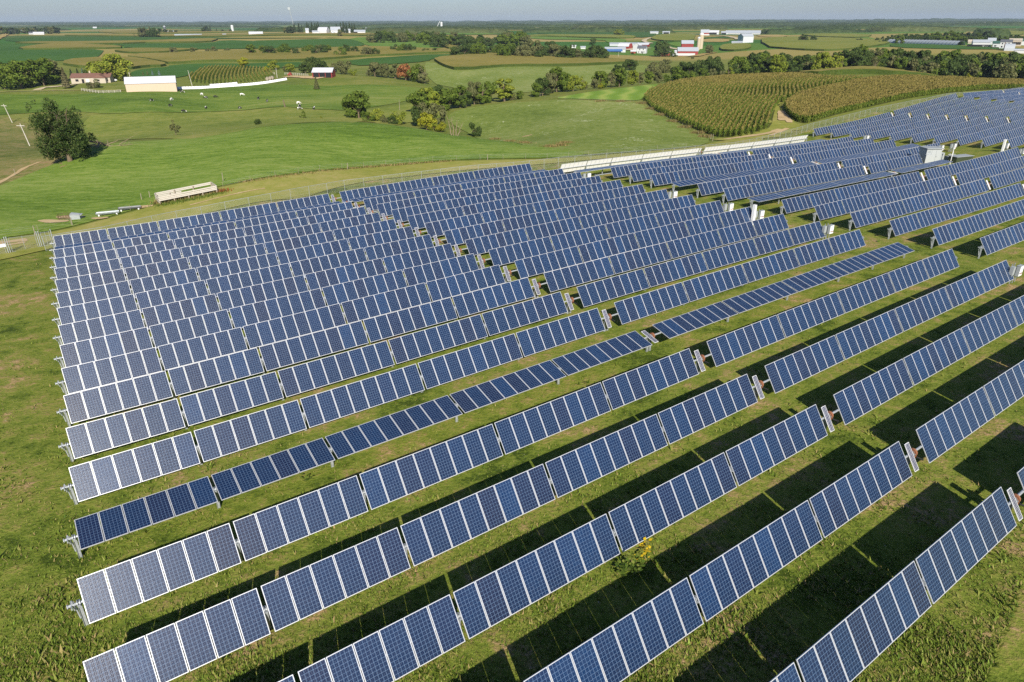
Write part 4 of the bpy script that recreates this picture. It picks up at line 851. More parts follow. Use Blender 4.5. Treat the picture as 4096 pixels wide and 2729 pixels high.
# right treeline, two ranks
tops = [(-20, 440), (40, 452), (110, 452), (175, 480), (215, 468), (300, 478), (365, 466), (430, 480), (510, 448), (580, 480), (650, 458), (720, 440), (765, 400), (840, 374), (905, 425), (960, 432), (1025, 415), (1080, 420), (1130, 408), (1200, 418), (1290, 428), (1380, 430), (1450, 424), (1560, 438), (1640, 448), (1700, 418), (1790, 458), (1880, 456), (1960, 446), (2060, 438), (2160, 436), (2250, 456), (2340, 476), (2420, 480)]
for i, (x, top) in enumerate(tops):
    T(O3, x, top, 452-x*0.008+rng.uniform(-8, 8), ['dark', 'mid', 'dark', 'olive', 'dark', 'mid'][i % 6], ['oak', 'tall', 'oak'][i % 3], rng.uniform(.85, 1.05))
    T(O3, x+30+rng.uniform(-10, 10), top+rng.uniform(50, 95), 436-x*0.008+rng.uniform(-6, 6), ['dark', 'dark', 'olive', 'mid'][i % 4], 'oak', rng.uniform(.85, 1.05))
    if i % 2: T(O3, x+10, top+rng.uniform(20, 45), 480-x*0.005, 'dark', 'oak', 1.0)
for x, top, k in ((130, 470, 'light'), (520, 455, 'light'), (650, 480, 'olive'), (1000, 500, 'sparse'), (1340, 520, 'sparse'), (1880, 560, 'sparse'), (1860, 655, 'yellow'), (2160, 510, 'sparse')):
    T(O3, x, top, 425-x*0.008, 'yellow' if k == 'yellow' else 'olive' if k == 'sparse' else 'light', 'sparse' if k == 'sparse' else 'oak', .9)
# the centre woods
W1 = [(1140, 285), (1190, 272), (1250, 268), (1300, 276), (1375, 275), (1440, 272), (1490, 285), (1560, 278), (1600, 268), (1650, 272), (1690, 262), (1745, 280), (1840, 285), (1900, 300), (1960, 310), (2080, 305), (2200, 328), (2280, 322), (2325, 272)]
scatter_trees([(O1, x, t) for x, t in W1], 980, 1080, ['dark', 'dark', 'mid', 'olive'], ['oak', 'wide'])
W2 = [(1620, 300), (1700, 295), (1800, 310), (1860, 300), (1990, 318), (2060, 330), (2150, 330), (2250, 345), (1940, 345), (2020, 350), (2110, 360)]
scatter_trees([(O1, x, t) for x, t in W2], 850, 950, ['dark', 'mid', 'dark'], ['oak', 'wide'])
W3 = [(1840, 415), (1880, 395), (1930, 385), (1990, 380), (2050, 372), (2110, 395), (2170, 405), (2230, 395), (2290, 400), (2340, 380), (2000, 420), (2090, 430), (2180, 425), (2280, 430)]
scatter_trees([(O1, x, t) for x, t in W3], 620, 760, ['dark', 'dark', 'olive', 'mid'], ['oak', 'wide', 'bush'])
W4 = [(25, 300), (60, 280), (90, 268), (125, 290), (165, 300), (195, 268), (220, 300), (40, 330), (100, 320)]
scatter_trees([(O2, x, t) for x, t in W4], 900, 1000, ['dark', 'mid', 'olive'], ['oak'])
W5 = [(20, 380), (60, 400), (110, 390), (160, 410), (200, 385), (250, 405), (300, 350), (330, 395), (380, 400), (430, 350), (480, 370), (510, 400), (560, 420), (605, 372), (640, 440), (690, 422), (730, 440), (240, 440), (300, 440), (390, 440), (440, 420), (500, 440), (560, 455), (90, 430), (150, 440), (20, 430), (350, 450), (620, 460)]
scatter_trees([(O2, x, t) for x, t in W5], 620, 700, ['dark', 'mid', 'dark', 'olive'], ['oak', 'wide', 'bush'])
scatter_trees([(O1, x, t) for x, t in [(1310, 392), (1350, 395), (1385, 378), (1420, 385), (1465, 382), (1570, 425), (1605, 426), (1670, 428)]], 740, 770, ['dark', 'mid'], ['bush'], (.9, 1.1))
scatter_trees([(O1, x, t) for x, t in [(40, 395), (140, 398), (200, 396), (330, 375), (360, 400), (190, 410), (300, 405), (440, 405), (520, 395), (560, 392), (610, 400), (650, 388), (680, 392), (720, 392), (840, 398), (890, 388), (970, 405), (1060, 400), (1130, 412)]], 680, 740, ['dark', 'olive', 'mid'], ['bush', 'oak'], (.8, 1.2))
# right-hand woods beyond the corn
W6 = [(975, 330), (1020, 325), (1060, 322), (1090, 308), (1130, 305), (1170, 300), (1220, 296), (1260, 300), (1300, 295), (1340, 300), (1390, 285), (1430, 290), (1480, 285), (1520, 290), (1560, 283), (1610, 262), (1650, 275), (1700, 285), (1750, 280), (1800, 288), (1850, 290), (1900, 285), (1940, 268), (1990, 300), (2040, 310), (2090, 312), (2140, 305), (2200, 308), (2260, 310), (2320, 318), (2370, 322)]
scatter_trees([(O3, x, t) for x, t in W6], 980, 1050, ['dark', 'dark', 'spruce', 'mid'], ['oak', 'tall', 'oak'])
scatter_trees([(O3, x+20, t+28) for x, t in W6], 900, 960, ['dark', 'dark', 'mid'], ['oak', 'wide'])
scatter_trees([(O3, x, t) for x, t in [(325, 302), (412, 310), (800, 340), (830, 340), (1970, 395), (2060, 400)]], 1000, 1050, ['dark'], ['bush', 'oak'])
# conifers round the far white farm, farm trees on the left skyline
scatter_trees([(O1, x, t) for x, t in [(450, 202), (490, 208), (515, 222), (562, 200), (575, 215), (605, 200), (630, 206), (645, 204), (662, 206), (820, 214), (857, 198), (880, 200), (905, 206), (932, 194), (955, 206), (975, 216), (890, 215)]], 1320, 1360, ['spruce'], ['cone'], (1.0, 1.3))
scatter_trees([(O1, x, t) for x, t in [(380, 240), (410, 232), (430, 240), (840, 240)]], 1280, 1320, ['spruce', 'dark', 'olive'], ['oak'])
T(O1, 838, 258, 1180, 'olive', 'oak', .75)
scatter_trees([(O0, x, t) for x, t in [(1325, 245), (1360, 240), (1425, 236), (1280, 300)]], 1290, 1330, ['olive', 'brownspruce'], ['oak', 'cone'], (1, 1.3)); T(O0, 1445, 240, 1290, 'dark', 'wide', .9)
scatter_trees([(O0, x, t) for x, t in [(1888, 250), (1915, 232), (1935, 240), (1955, 220), (2010, 246), (2130, 258), (2060, 262)]], 1900, 1960, ['spruce', 'dark'], ['oak', 'cone'])
scatter_trees([(O0, x, t) for x, t in [(5, 243), (40, 240), (80, 245), (125, 235), (165, 238), (205, 242), (245, 248), (275, 254), (330, 240), (365, 240), (400, 240), (435, 238), (475, 246), (530, 236), (565, 238), (600, 234), (1510, 250), (1560, 260), (1610, 262), (1650, 264)]], 1700, 1800, ['dark', 'spruce', 'olive'], ['oak'])
# the lone oak by the gully and its fallen limbs
p = at(268, 652); big_h = 14.5
root = empty('oak_tree', p + Vector((0.2, 1, 0)), 0.15); root.scale = (0.84, 0.9, 0.98)
tr = MB(); 
def limb(b, a, e, r0, r1, seed, depth=0):
    g = random.Random(seed); k = 5; prev = Vector(a); rr = r0
    for i in range(1, k+1):
        t = i/k; q = Vector(a).lerp(Vector(e), t)+Vector((g.uniform(-.3, .3), g.uniform(-.3, .3), g.uniform(-.2, .25)))*(0.7 if i < k else 0); nr_ = r0+(r1-r0)*t
        b.tube(prev, q, rr, nr_, 7, cap=False)
        if depth < 2 and i > 1:
            d = Vector((g.uniform(-1, 1), g.uniform(-1, 1), g.uniform(-.2, .9))).normalized()*((Vector(e)-Vector(a)).length*0.34)
            limb(b, q, q+d, nr_*0.5, nr_*0.12, seed*7+i, depth+1)
        prev = q; rr = nr_
tr.tube((0, 0, -0.6), (0.3, 0, 3.2), 0.75, 0.55, 12)
for i in range(9):
    a = i*0.7; limb(tr, (0.3, 0, 2.5+0.4*i), (math.cos(a)*4.6+0.3, math.sin(a)*4, 6.0+0.8*i), 0.3, 0.06, 50+i, 1)
tr.obj('trunk', MAT_BARK, root)
def oak_crown():
    g = np.random.default_rng(3); lob = []
    for x, z, s, k in ((-3.8, 10.2, 2.2, 3), (-2.2, 12.2, 1.7, 3), (-4.6, 7.6, 2.2, 3), (-1.2, 9.8, 2.5, 4), (0.3, 8.2, 2.6, 5), (1.2, 9.6, 2.4, 4), (0.6, 5.0, 2.6, 5), (3.9, 8.6, 2.2, 3), (-3.6, 4.8, 2.6, 4), (-.6, 6.0, 3.0, 4), (2.6, 5.8, 2.9, 4), (4.9, 5.6, 2.2, 3), (-3.2, 2.6, 2.2, 4), (0.2, 2.8, 2.5, 4), (3.2, 2.9, 2.2, 4), (5.9, 4.9, 1.3, 2), (-4.0, 13.0, .9, 1), (-2.9, 13.4, .7, 1), (-5.6, 9.2, 1.0, 2)):
        for j in range(k+1): lob.append((x+g.normal(0, .7), g.normal(0, 2.6), z+g.normal(0, .5), s*g.uniform(.55, .85)))
    lob = np.array(lob); n = 26000; w_ = lob[:, 3]**2; k = g.choice(len(lob), n, p=w_/w_.sum()); d = g.normal(0, 1, (n, 3)); d /= np.linalg.norm(d, axis=1)[:, None]
    C = lob[k, :3]+d*(lob[k, 3]*(0.6+0.5*g.uniform(0, 1, n)))[:, None]; C = C[C[:, 2] > 0.35]
    keep = np.sin(C[:, 0]*2.3)*np.sin(C[:, 1]*2.1+1)*np.sin(C[:, 2]*2.6) > -0.38; C = C[keep]; n = len(C)
    N = g.normal(0, 1, (n, 3)); N[:, 2] += .5; N /= np.linalg.norm(N, axis=1)[:, None]; t1 = np.cross(N, g.normal(0, 1, (n, 3))); t1 /= np.linalg.norm(t1, axis=1)[:, None]; t2 = np.cross(N, t1)
    s = 0.24*g.uniform(.5, 1.2, n)[:, None]; V = np.concatenate([C-t1*s, C-t2*s*.6, C+t1*s, C+t2*s*.6]); i = np.arange(n)
    return mesh_np('crown', V, np.stack([i, i+n, i+2*n, i+3*n], 1), [leafy('oak_leaves', [(0, sr(40, 58, 22)), (0.5, sr(62, 82, 34)), (0.85, sr(84, 98, 50)), (1, sr(104, 112, 70))], .15, 1.0)])
link('crown', oak_crown(), root)
tag(root, 'big dark oak in the rough gully at the left, bare limbs fallen beside it', 'tree')
root = empty('fallen_limb', at(366, 590)); root.scale = (.8, .8, .7); b = MB()
limb(b, (0, 0, 2.2), (7.5, -1.0, 0.5), 0.42, 0.2, 5); limb(b, (7.2, -1, 0.6), (13, 0.5, 1.0), 0.2, 0.05, 9); limb(b, (3.0, -.5, 1.4), (4.2, -4.5, 0.1), 0.28, 0.08, 13); limb(b, (5.5, -.8, .9), (9, 1.5, 2.6), 0.16, 0.04, 17); limb(b, (1, -1, 1.0), (-1.5, -4.5, 0.3), .2, .05, 21)
limb(b, (9, 0, 1), (13, 2.5, 3.6), 0.12, 0.03, 23)
b.obj('limb', MAT_DEAD, root); tag(root, 'broken bleached limbs lying on the grass beside the dark oak', 'fallen branch')
root = empty('dead_tree', at(1820, 545)); b = MB()
for i in range(4): limb(b, (i*.4-.6, 0, -.3), (i*1.4-2.2, .3, 5.4-i*.7), .12, .03, 31+i, 1)
b.obj('trunk', MAT_DEAD, root); tag(root, 'bare bleached dead tree at the tip of the valley hedge', 'dead tree')

# labels that say which tree
LABK = {'dark': 'dark green', 'mid': 'green', 'light': 'light green', 'olive': 'dull olive', 'yellow': 'yellow-green', 'rust': 'rust-brown', 'spruce': 'dark', 'bluespruce': 'blue-grey', 'brownspruce': 'brownish'}
SPEC = {(O0, 160): 'round leafy tree at the left edge of the house yard', (O0, 1010): 'tall light green maple right behind the brown-roofed house', (O0, 810): 'olive shrub in front of the brown-roofed house', (O0, 2200): 'yellow-green round tree alone at the corn edge behind the bale line',
 (O1, 580): 'broad dark oak left of the red shed', (O1, 1395): 'rust-brown tree among the olive trees right of the red shed', (O1, 585): 'small lone conifer on the slope below the red shed', (O2, 1430): 'large dark round tree in the middle farmyard by the driveway',
 (O2, 850): 'large dark tree left of the blue-tarped farm building', (O2, 820): 'lone small tree on the far green field'}
def labels():
    zones = []
    for px, py, Y, t, kind, shape, lab, grp in TREES:
        if py > 400: z = 'in the pasture valley'
        elif Y < 500 and px > 3000: z = 'in the treeline behind the corn'
        elif Y < 500 and px > 1950: z = 'in the hedge above the clover slope'
        elif Y < 420 and px > 1300: z = 'in the valley hedge'
        elif Y < 600 and px > 1050 and px < 1950: z = 'beside the red shed'
        elif Y < 600 and px < 1050: z = 'near the brown-roofed house'
        elif px > 3400: z = 'above the long greenhouse'
        elif px > 2500 and Y < 1100: z = 'around the silo farm'
        elif Y > 1150 and px > 1000 and px < 1500: z = 'by the far white farm'
        elif Y > 1150: z = 'on the left skyline'
        elif px > 1250 and Y < 1200 and px < 2500: z = 'in the woods beside the gambrel barn'
        else: z = 'along the far left fields'
        zones.append(z)
    cnt = {}
    order = sorted(range(len(TREES)), key=lambda i: TREES[i][0])
    tot = {}
    for i in order:
        k = (zones[i], TREES[i][4], TREES[i][5]); tot[k] = tot.get(k, 0)+1
    O_ = ORD + ['twenty-'+o for o in ORD[:9]]
    for i in order:
        px, py, Y, t, kind, shape, lab, grp = TREES[i]; k = (zones[i], kind, shape); cnt[k] = cnt.get(k, 0)+1
        noun = {'cone': 'conifer', 'bush': 'bush', 'sparse': 'sparse tree', 'tall': 'tall tree', 'wide': 'spreading tree', 'oak': 'rounded tree'}[shape]
        s = '%s %s %s' % (LABK[kind], noun, zones[i])
        if tot[k] > 1: s += ', %s such from the left' % O_[min(cnt[k]-1, 28)]
        tag(t, s, 'tree' if shape != 'bush' else 'bush', 'trees and bushes '+zones[i])
    for i in range(len(TREES)):
        for (og, x), s in SPEC.items():
            if abs(TREES[i][0]-(og[0]+x/K)) < 0.01: TREES[i][3]['label'] = s
labels()

# far woods and hills that read as one mass
def woods(name, x0, x1, Y, depth, hgt, col, seed, top=None, st=None):
    g = np.random.default_rng(seed); st = st or Y*0.006; a0 = atY(x0, Y).x; a1 = atY(x1, Y).x
    xs = np.arange(a0, a1, st); ys = np.arange(0, depth, st*1.5); X, D = np.meshgrid(xs, ys)
    edge = 0.5+0.5*np.sin(X/depth*1.1+seed)+0.35*np.sin(X/depth*2.7+seed*2); u = (X-a0)/(a1-a0)
    D2 = D*(0.4+0.6*edge.clip(0, 1.3))+Y+ (u-0.5)*0; Z = terr(X.ravel(), D2.ravel()).reshape(X.shape)
    body = np.ones_like(X); body[0] = 0; body[-1] = 0.2; body[:, 0] = 0; body[:, -1] = 0
    Z = Z + body*(hgt*0.62*(0.75+0.25*np.sin(X/90+seed)) + g.uniform(-0.35, 0.35, X.shape)*hgt*0.5)
    Xj = X+g.uniform(-.3, .3, X.shape)*st; m_, n_ = X.shape; V = np.stack([Xj.ravel(), D2.ravel(), Z.ravel()], 1)
    i = (np.arange(m_-1)[:, None]*n_+np.arange(n_-1)).ravel()
    me = mesh_np(name, V, np.stack([i, i+1, i+1+n_, i+n_], 1), [col])
    return tag(link(name, me), kind='stuff', cat='woods')
def woodmat(name, a, b):
    m = new_mat(name, 1.0, spec=0.0); t = NT(m); n = t.noise(t.scale(t.pos(), (1, 0.5, 1)), 0.06, 4, 0.75)
    t.col(t.ramp(n, [(0.3, a), (0.7, b)])); t.bump(n, 1.0, 8); return m
WM = woodmat('far_woods', sr(46, 62, 36), sr(78, 92, 52)); WM2 = woodmat('olive_far_woods', sr(60, 72, 42), sr(96, 104, 62))
WOODS = [(1040, 1420, 1750, 120, 13, WM, 1), (-100, 300, 2500, 160, 12, WM, 2), (1480, 2050, 1650, 160, 14, WM2, 3), (1400, 2300, 2100, 260, 16, WM, 4), (2080, 2700, 1750, 160, 14, WM, 5), (2300, 2900, 2150, 260, 15, WM2, 6), (2500, 3200, 2500, 300, 15, WM, 7),
 (3046, 3500, 1650, 200, 14, WM, 8), (3250, 3800, 2000, 240, 15, WM, 9), (3500, 4300, 1700, 160, 14, WM2, 10), (3880, 4030, 1250, 80, 20, WM, 24), (2000, 4300, 2900, 300, 16, WM, 11), (2800, 4300, 3500, 400, 18, WM, 12), (-200, 1100, 3600, 300, 14, WM, 13), (1200, 2600, 3300, 300, 18, WM, 14), (2300, 4300, 4300, 500, 20, WM, 15),
 (900, 4300, 5100, 500, 20, WM, 16), (-200, 4300, 6200, 700, 22, WM, 17), (-300, 4400, 7600, 900, 26, WM, 18), (-300, 4400, 9500, 1400, 34, WM, 19), (2900, 4400, 6800, 700, 40, WM, 20), (-300, 1300, 7000, 1000, 18, WM, 21), (-400, 4500, 12500, 1500, 40, WM, 22)]
for i, a in enumerate(WOODS):
    o = woods('distant_woods', *a); o['label'] = '%s belt of distant woods counted out from the fields' % ORD[i % 20] if i < 20 else ['long wooded ridge on the left horizon', 'farthest blue wooded ridge on the horizon', 'dark wooded belt before the right hills'][i-20]

# ------------------------------------------------------------------ things in and around the solar field
U3 = Vector((CPS, SPS, 0)); V3 = Vector((-SPS, CPS, 0)); RZ = PSI
def basepix(px, py, h):                          # ground point under something whose point h up is seen at (px, py)
    return at(px, py, h)
# combiner / inverter boxes on their stands
def cabinet(px, py, label, tall=False, flip=False):
    p = basepix(px, py, 1.35); root = empty('inverter_cabinet', p, RZ)
    b = MB()
    for y in (-0.05, 0.35):
        for x in (-0.30, 0.24): b.box(x, x+0.06, y, y+0.06, -0.3, 1.85)
        b.box(-0.9, -0.84, y, y+0.06, -0.3, 1.7)
    b.box(-0.9, 0.3, 0.0, 0.06, 0.7, 0.76); b.obj('stand', MAT_GALV, root)
    b = MB(); b.box(-0.36, 0.36, -0.36, -0.06, 0.78, 1.78); b.box(-0.38, 0.38, -0.38, -0.05, 1.78, 1.81); c = b.obj('cabinet', MAT_GREY, root)
    b = MB(); b.box(-0.35, 0.35, -0.385, -0.363, 0.80, 1.765); b.obj('door', MAT_WHITE, c)
    b = MB(); b.box(-0.34, 0.35, -0.40, -0.387, 1.06, 1.11); b.obj('latch', MAT_BLACK, c); b = MB(); b.box(-0.1, 0.3, -0.394, -0.387, 0.98, 1.03); b.obj('sticker', MAT_RED, c)
    b = MB(); b.box(-1.0, -0.55, -0.06, 0.25, 0.95, 1.75); b.obj('junction_box', MAT_GREY, root)
    if tall: b = MB(); b.box(-1.5, -1.15, -0.2, 0.2, -0.3, 2.7); b.obj('cable_riser', MAT_WHITE, root)
    tag(root, label, 'electrical box', 'white electrical cabinets at the row ends')
for a in ((2352, 703, 'small white cabinet behind the second row end, nearest the white-backed row'), (2695, 777, 'white cabinet on a stand left of the dark flat row in the middle'), (2918, 826, 'white cabinet just left of the tall white riser'),
          (3040, 855, 'white cabinet with the tall white cable riser beside it', True), (3316, 914, 'white cabinet with a grey junction box in the aisle, right of centre'), (4068, 1078, 'white cabinet at the right edge above the dark shadows'),
          (3467, 550, 'tiny white cabinet at the foot of the corn-side block'), (3765, 590, 'white cabinet just behind the inverter station'), (3815, 583, 'white cabinet right of the one behind the inverter station'), (4026, 582, 'tall white riser box at the right end of the grass clearing', True),
          (4090, 604, 'grey and white cabinet cut by the right frame edge'), (4078, 402, 'white cabinet below the farthest block at the right edge')):
    cabinet(*a)
# inverter station
p = at(3712, 652); root = empty('inverter_station', p, RZ-0.55); MAT_LG = new_mat('pale_grey_steel', 0.5, (0.40, 0.43, 0.44))
b = MB(); b.box(-1.6, 1.4, -1.2, 1.2, 0.15, 2.9); b.box(-1.7, 1.5, -1.3, 1.3, -0.6, 0.15); st = b.obj('housing', MAT_LG, root)
b = MB(); b.box(-1.8, 1.65, -1.45, 1.35, 2.9, 3.05); b.obj('roof', MAT_GREY, root)
b = MB(); b.box(-1.9, -0.8, -1.75, -1.21, 0.3, 1.9); b.obj('side_cabinet', MAT_LG, root)
for x in (-0.6, 0.35): b = MB(); b.box(x, x+0.85, -1.235, -1.205, 0.35, 2.7); d = b.obj('door', MAT_LG, root); b = MB(); b.box(x+0.1, x+0.14, -1.26, -1.236, 1.3, 1.6); b.obj('handle', MAT_BLACK, d)
b = MB()
for i in range(5): b.box(-1.5+i*0.05, -0.8, -1.23, -1.205, 2.1+i*0.1, 2.15+i*0.1)
b.obj('vent', MAT_GREY, root)
b = MB()
for i in range(7): b.box(1.55, 2.3, -1.0+i*0.3, -0.9+i*0.3, 0.2, 2.1)
b.box(1.41, 1.55, -1.1, 1.1, 0.1, 2.3); b.obj('radiator', MAT_GREY, root)
tag(root, 'pale grey inverter station hut among the panel rows at the right', 'electrical station')
p = at(3800, 645); root = empty('transformer', p, RZ-0.5); b = MB(); b.box(-1.0, 1.0, -0.6, 0.6, -0.3, 1.0); b.obj('tank', MAT_GREY, root)
b = MB(); b.tube((0.2, 0, 1), (0.2, 0, 1.9), 0.09); b.tube((-0.4, 0, 1), (-0.4, 0, 1.5), 0.08); b.box(-0.8, 0.8, -0.04, 0.04, 1.3, 1.38); b.obj('insulator', MAT_LG, root); tag(root, 'grey transformer beside the inverter station', 'transformer')
p = at(3800, 655, 0.2); b = MB(); b.tube((0, 0, -0.3), (0, 0, 3.0), 0.06); b.tube((0, 0, 2.95), (0, 0, 3.2), 0.11); o = b.obj('antenna_mast', MAT_WHITE, None, p); tag(o, 'thin white mast right of the inverter station', 'mast')
MAT_OLIVE_D = new_mat('dark_green_paint', 0.6, sr(62, 72, 52)); p = at(3838, 650); root = empty('equipment_box', p, RZ-0.25)
b = MB(); b.box(-2.2, 2.2, -0.9, 0.9, -0.3, 1.25); b.obj('body', MAT_OLIVE_D, root); b = MB(); b.box(-2.3, 2.3, -1.0, 1.0, 1.25, 1.33); b.obj('lid', MAT_GREY, root); tag(root, 'low dark green box with grey lid in the grass clearing', 'equipment box')

# chain-link fence along the back of the field
def mesh_wire():
    m = new_mat('chain_link', 0.6, (0.42, 0.44, 0.44), 0.3); t = NT(m); p = t.pos(); sx = t.n('ShaderNodeSeparateXYZ'); t.l(p, sx.inputs[0])
    h = t.math('ADD', t.math('MULTIPLY', sx.outputs[0], 11.0), t.math('MULTIPLY', sx.outputs[1], 5.0))
    a = t.math('GREATER_THAN', t.math('ABSOLUTE', t.math('SUBTRACT', t.math('FRACT', t.math('ADD', h, t.math('MULTIPLY', sx.outputs[2], 10.0))), 0.5)), 0.468)
    c = t.math('GREATER_THAN', t.math('ABSOLUTE', t.math('SUBTRACT', t.math('FRACT', t.math('SUBTRACT', h, t.math('MULTIPLY', sx.outputs[2], 10.0))), 0.5)), 0.468)
    tr = t.n('ShaderNodeBsdfTransparent'); mx = t.n('ShaderNodeMixShader'); t.l(t.math('MAXIMUM', a, c), mx.inputs[0]); t.l(tr.outputs[0], mx.inputs[1]); t.l(t.b.outputs[0], mx.inputs[2])
    t.l(mx.outputs[0], t.t.nodes['Material Output'].inputs[0]); return m
MAT_WIRE = mesh_wire()
FT = [(167, 946), (300, 925), (424, 906), (550, 876), (681, 848), (850, 817), (1050, 781), (1232, 745), (1377, 721), (1576, 697), (1759, 677), (1982, 655), (2089, 647), (2237, 629), (2384, 617), (2536, 605), (2660, 596), (2790, 583), (2937, 570), (3030, 552), (3104, 534), (3238, 496), (3358, 467), (3492, 433), (3600, 412), (3716, 391), (3863, 369), (3992, 362), (4096, 347), (4180, 340)]
fp = [at(x, y, 2.1) for x, y in FT]
def walk(pts, step):
    out = [pts[0]]; acc = 0.0
    for a, b_ in zip(pts[:-1], pts[1:]):
        L = (b_-a).length; d = step-acc
        while d <= L: out.append(a.lerp(b_, d/L)); d += step
        acc = L-(d-step)
    return [Vector((q.x, q.y, tz(q.x, q.y))) for q in out]
fposts = walk(fp, 3.6); root = empty('chain_link_fence', fposts[0])
pm_ = MB(); pm_.tube((0, 0, -0.3), (0, 0, 2.14), 0.032, n=6); pm_ = pm_.mesh('fence_post', [MAT_GALV])
for q in fposts[:100]: o = bpy.data.objects.new('fence_post', pm_); COL.objects.link(o); o.parent = root; o.location = q-root.location
b = MB()
for a, c in zip(fposts[:-1], fposts[1:]): b.tube(a-root.location+Vector((0, 0, 2.1)), c-root.location+Vector((0, 0, 2.1)), 0.028, n=5, cap=False)
b.obj('top_rail', MAT_GALV, root); b = MB()
for a, c in zip(fposts[:-1], fposts[1:]):
    a0, c0 = a-root.location, c-root.location; z = Vector((0, 0, 2.08)); b.add([a0, c0, c0+z, a0+z], [[0, 1, 2, 3]])
b.obj('wire_mesh', MAT_WIRE, root); tag(root, 'long galvanised chain-link fence behind the solar field', 'fence')
# gates at the left end of the fence
def gate(p0, p1, label, sign=False):
    root = empty('fence_gate', p0); d = (p1-p0); L = d.length; e = d.normalized(); b = MB()
    for s in (0.12, L-0.12):
        for dz in (0,): b.tube(e*s+Vector((0, 0, -0.3)), e*s+Vector((0, 0, 2.3)), 0.06, n=8)
        b.tube(e*(s+0.25*(1 if s < 1 else -1))+Vector((0, 0, 0.05)), e*(s+0.25*(1 if s < 1 else -1))+Vector((0, 0, 2.1)), 0.03, n=6)
    b.obj('gate_post', MAT_GALV, root); b = MB()
    for z in (0.15, 2.05): b.tube(e*0.35+Vector((0, 0, z+d.z*0.05)), e*(L-0.35)+Vector((0, 0, z+d.z*0.95)), 0.026, n=6)
    b.tube(e*L*0.5+Vector((0, 0, 0.15)), e*L*0.5+Vector((0, 0, 2.05)), 0.024, n=6); b.obj('frame', MAT_GALV, root)
    b = MB(); z = Vector((0, 0, 2.0)); b.add([e*0.3+Vector((0, 0, .1)), e*(L-0.3)+Vector((0, 0, d.z+.1)), e*(L-0.3)+z+Vector((0, 0, d.z)), e*0.3+z], [[0, 1, 2, 3]]); b.obj('wire_mesh', MAT_WIRE, root)
    if sign: n = Vector((e.y, -e.x, 0))*0.06; b = MB(); c = e*(L-0.95); b.add([c+n+Vector((0, 0, 1.0)), c+e*0.75+n+Vector((0, 0, 1.0)), c+e*0.75+n+Vector((0, 0, 1.42)), c+n+Vector((0, 0, 1.42)), c+n*1.3+Vector((0, 0, 1.0)), c+e*0.75+n*1.3+Vector((0, 0, 1.0)), c+e*0.75+n*1.3+Vector((0, 0, 1.42)), c+n*1.3+Vector((0, 0, 1.42))], [[0, 1, 2, 3], [4, 7, 6, 5], [0, 4, 5, 1], [2, 6, 7, 3], [0, 3, 7, 4], [1, 5, 6, 2]]); b.obj('sign', MAT_WHITE, root)
    tag(root, label, 'gate', 'chain-link gates')
g1, g2, g0 = at(40, 1014), at(166, 990), at(-75, 1034)
gate(g1, g2, 'chain-link double gate with heavy posts at the back left corner'); gate(g0, g1, 'chain-link gate panel with blank white sign at the left frame edge', True)
q = at(222, 980); gate(g2, q, 'short chain-link panel between the gate and the first panel row')

# old wire-fence posts along the pasture
MAT_WOOD = new_mat('weathered_wood', 0.9, sr(150, 140, 124)); MAT_WOODL = new_mat('pale_weathered_boards', 0.85, sr(196, 190, 180))
for x, y, h, lab in ((893, 727, 1.7, 'wooden post beside the corner of the corral'), (1391, 680, 1.4, 'pale wooden post midway along the bright pasture edge'), (1950, 640, 1.2, 'thin post at the pasture edge near the white-backed row'), (567, 801, 1.2, 'short leaning post left of the corral'), (600, 792, 1.2, 'short post nearest the left end of the corral'),
                     (2850, 565, 1.8, 'leaning post at the near corn corner'), (2842, 560, 1.5, 'shorter post beside the leaning corn corner post'), (142, 943, 1.5, 'thin stake above the left gate'), (290, 903, 1.3, 'thin stake right of the bale feeder'), (62, 702, 1.4, 'stake beside the gully path'), (1599, 442, 4.6, 'tall bare pole in the valley hedge'), (2160, 388, 1.6, 'reddish post at the hedge corner')):
    b = MB(); b.tube((0, 0, -0.3), (0.05, 0, h), 0.07 if h < 3 else 0.12, 0.055, 7); o = b.obj('fence_post', MAT_WOOD, None, at(x, y)); tag(o, lab, 'post', 'wooden posts in the pastures')
def wire_fence(pts, lab, st=5.0, h=1.1):
    w_ = walk([at(x, y) for x, y in pts], st); root = empty('wire_fence', w_[0]); b = MB(); m = MB(); m.tube((0, 0, -.2), (0, 0, h), 0.025, n=5); me = m.mesh('stake', [MAT_WOOD])
    for q in w_[:100]: o = bpy.data.objects.new('stake', me); COL.objects.link(o); o.parent = root; o.location = q-root.location
    for z in (0.45, 0.8, 1.05):
        for a, c in zip(w_[:-1], w_[1:]): b.tube(a-root.location+Vector((0, 0, z)), c-root.location+Vector((0, 0, z)), 0.008, n=3, cap=False)
    b.obj('wire', MAT_GALV, root); tag(root, lab, 'fence')
wire_fence([(0, 952), (150, 930), (300, 900), (440, 862), (560, 836), (640, 824)], 'thin wire fence with stakes left of the corral')
wire_fence([(893, 752), (1000, 728), (1150, 700), (1300, 681), (1500, 664), (1700, 650), (1900, 641), (2100, 636), (2330, 626), (2560, 606), (2800, 588)], 'thin wire fence along the bright pasture')
wire_fence([(2180, 392), (2300, 402), (2420, 408), (2560, 412), (2600, 440), (2700, 492), (2800, 545), (2850, 566)], 'weedy wire fence down the left side of the near corn')
wire_fence([(0, 372), (200, 368), (330, 366)], 'wire fence by the house pasture, left edge', 6)

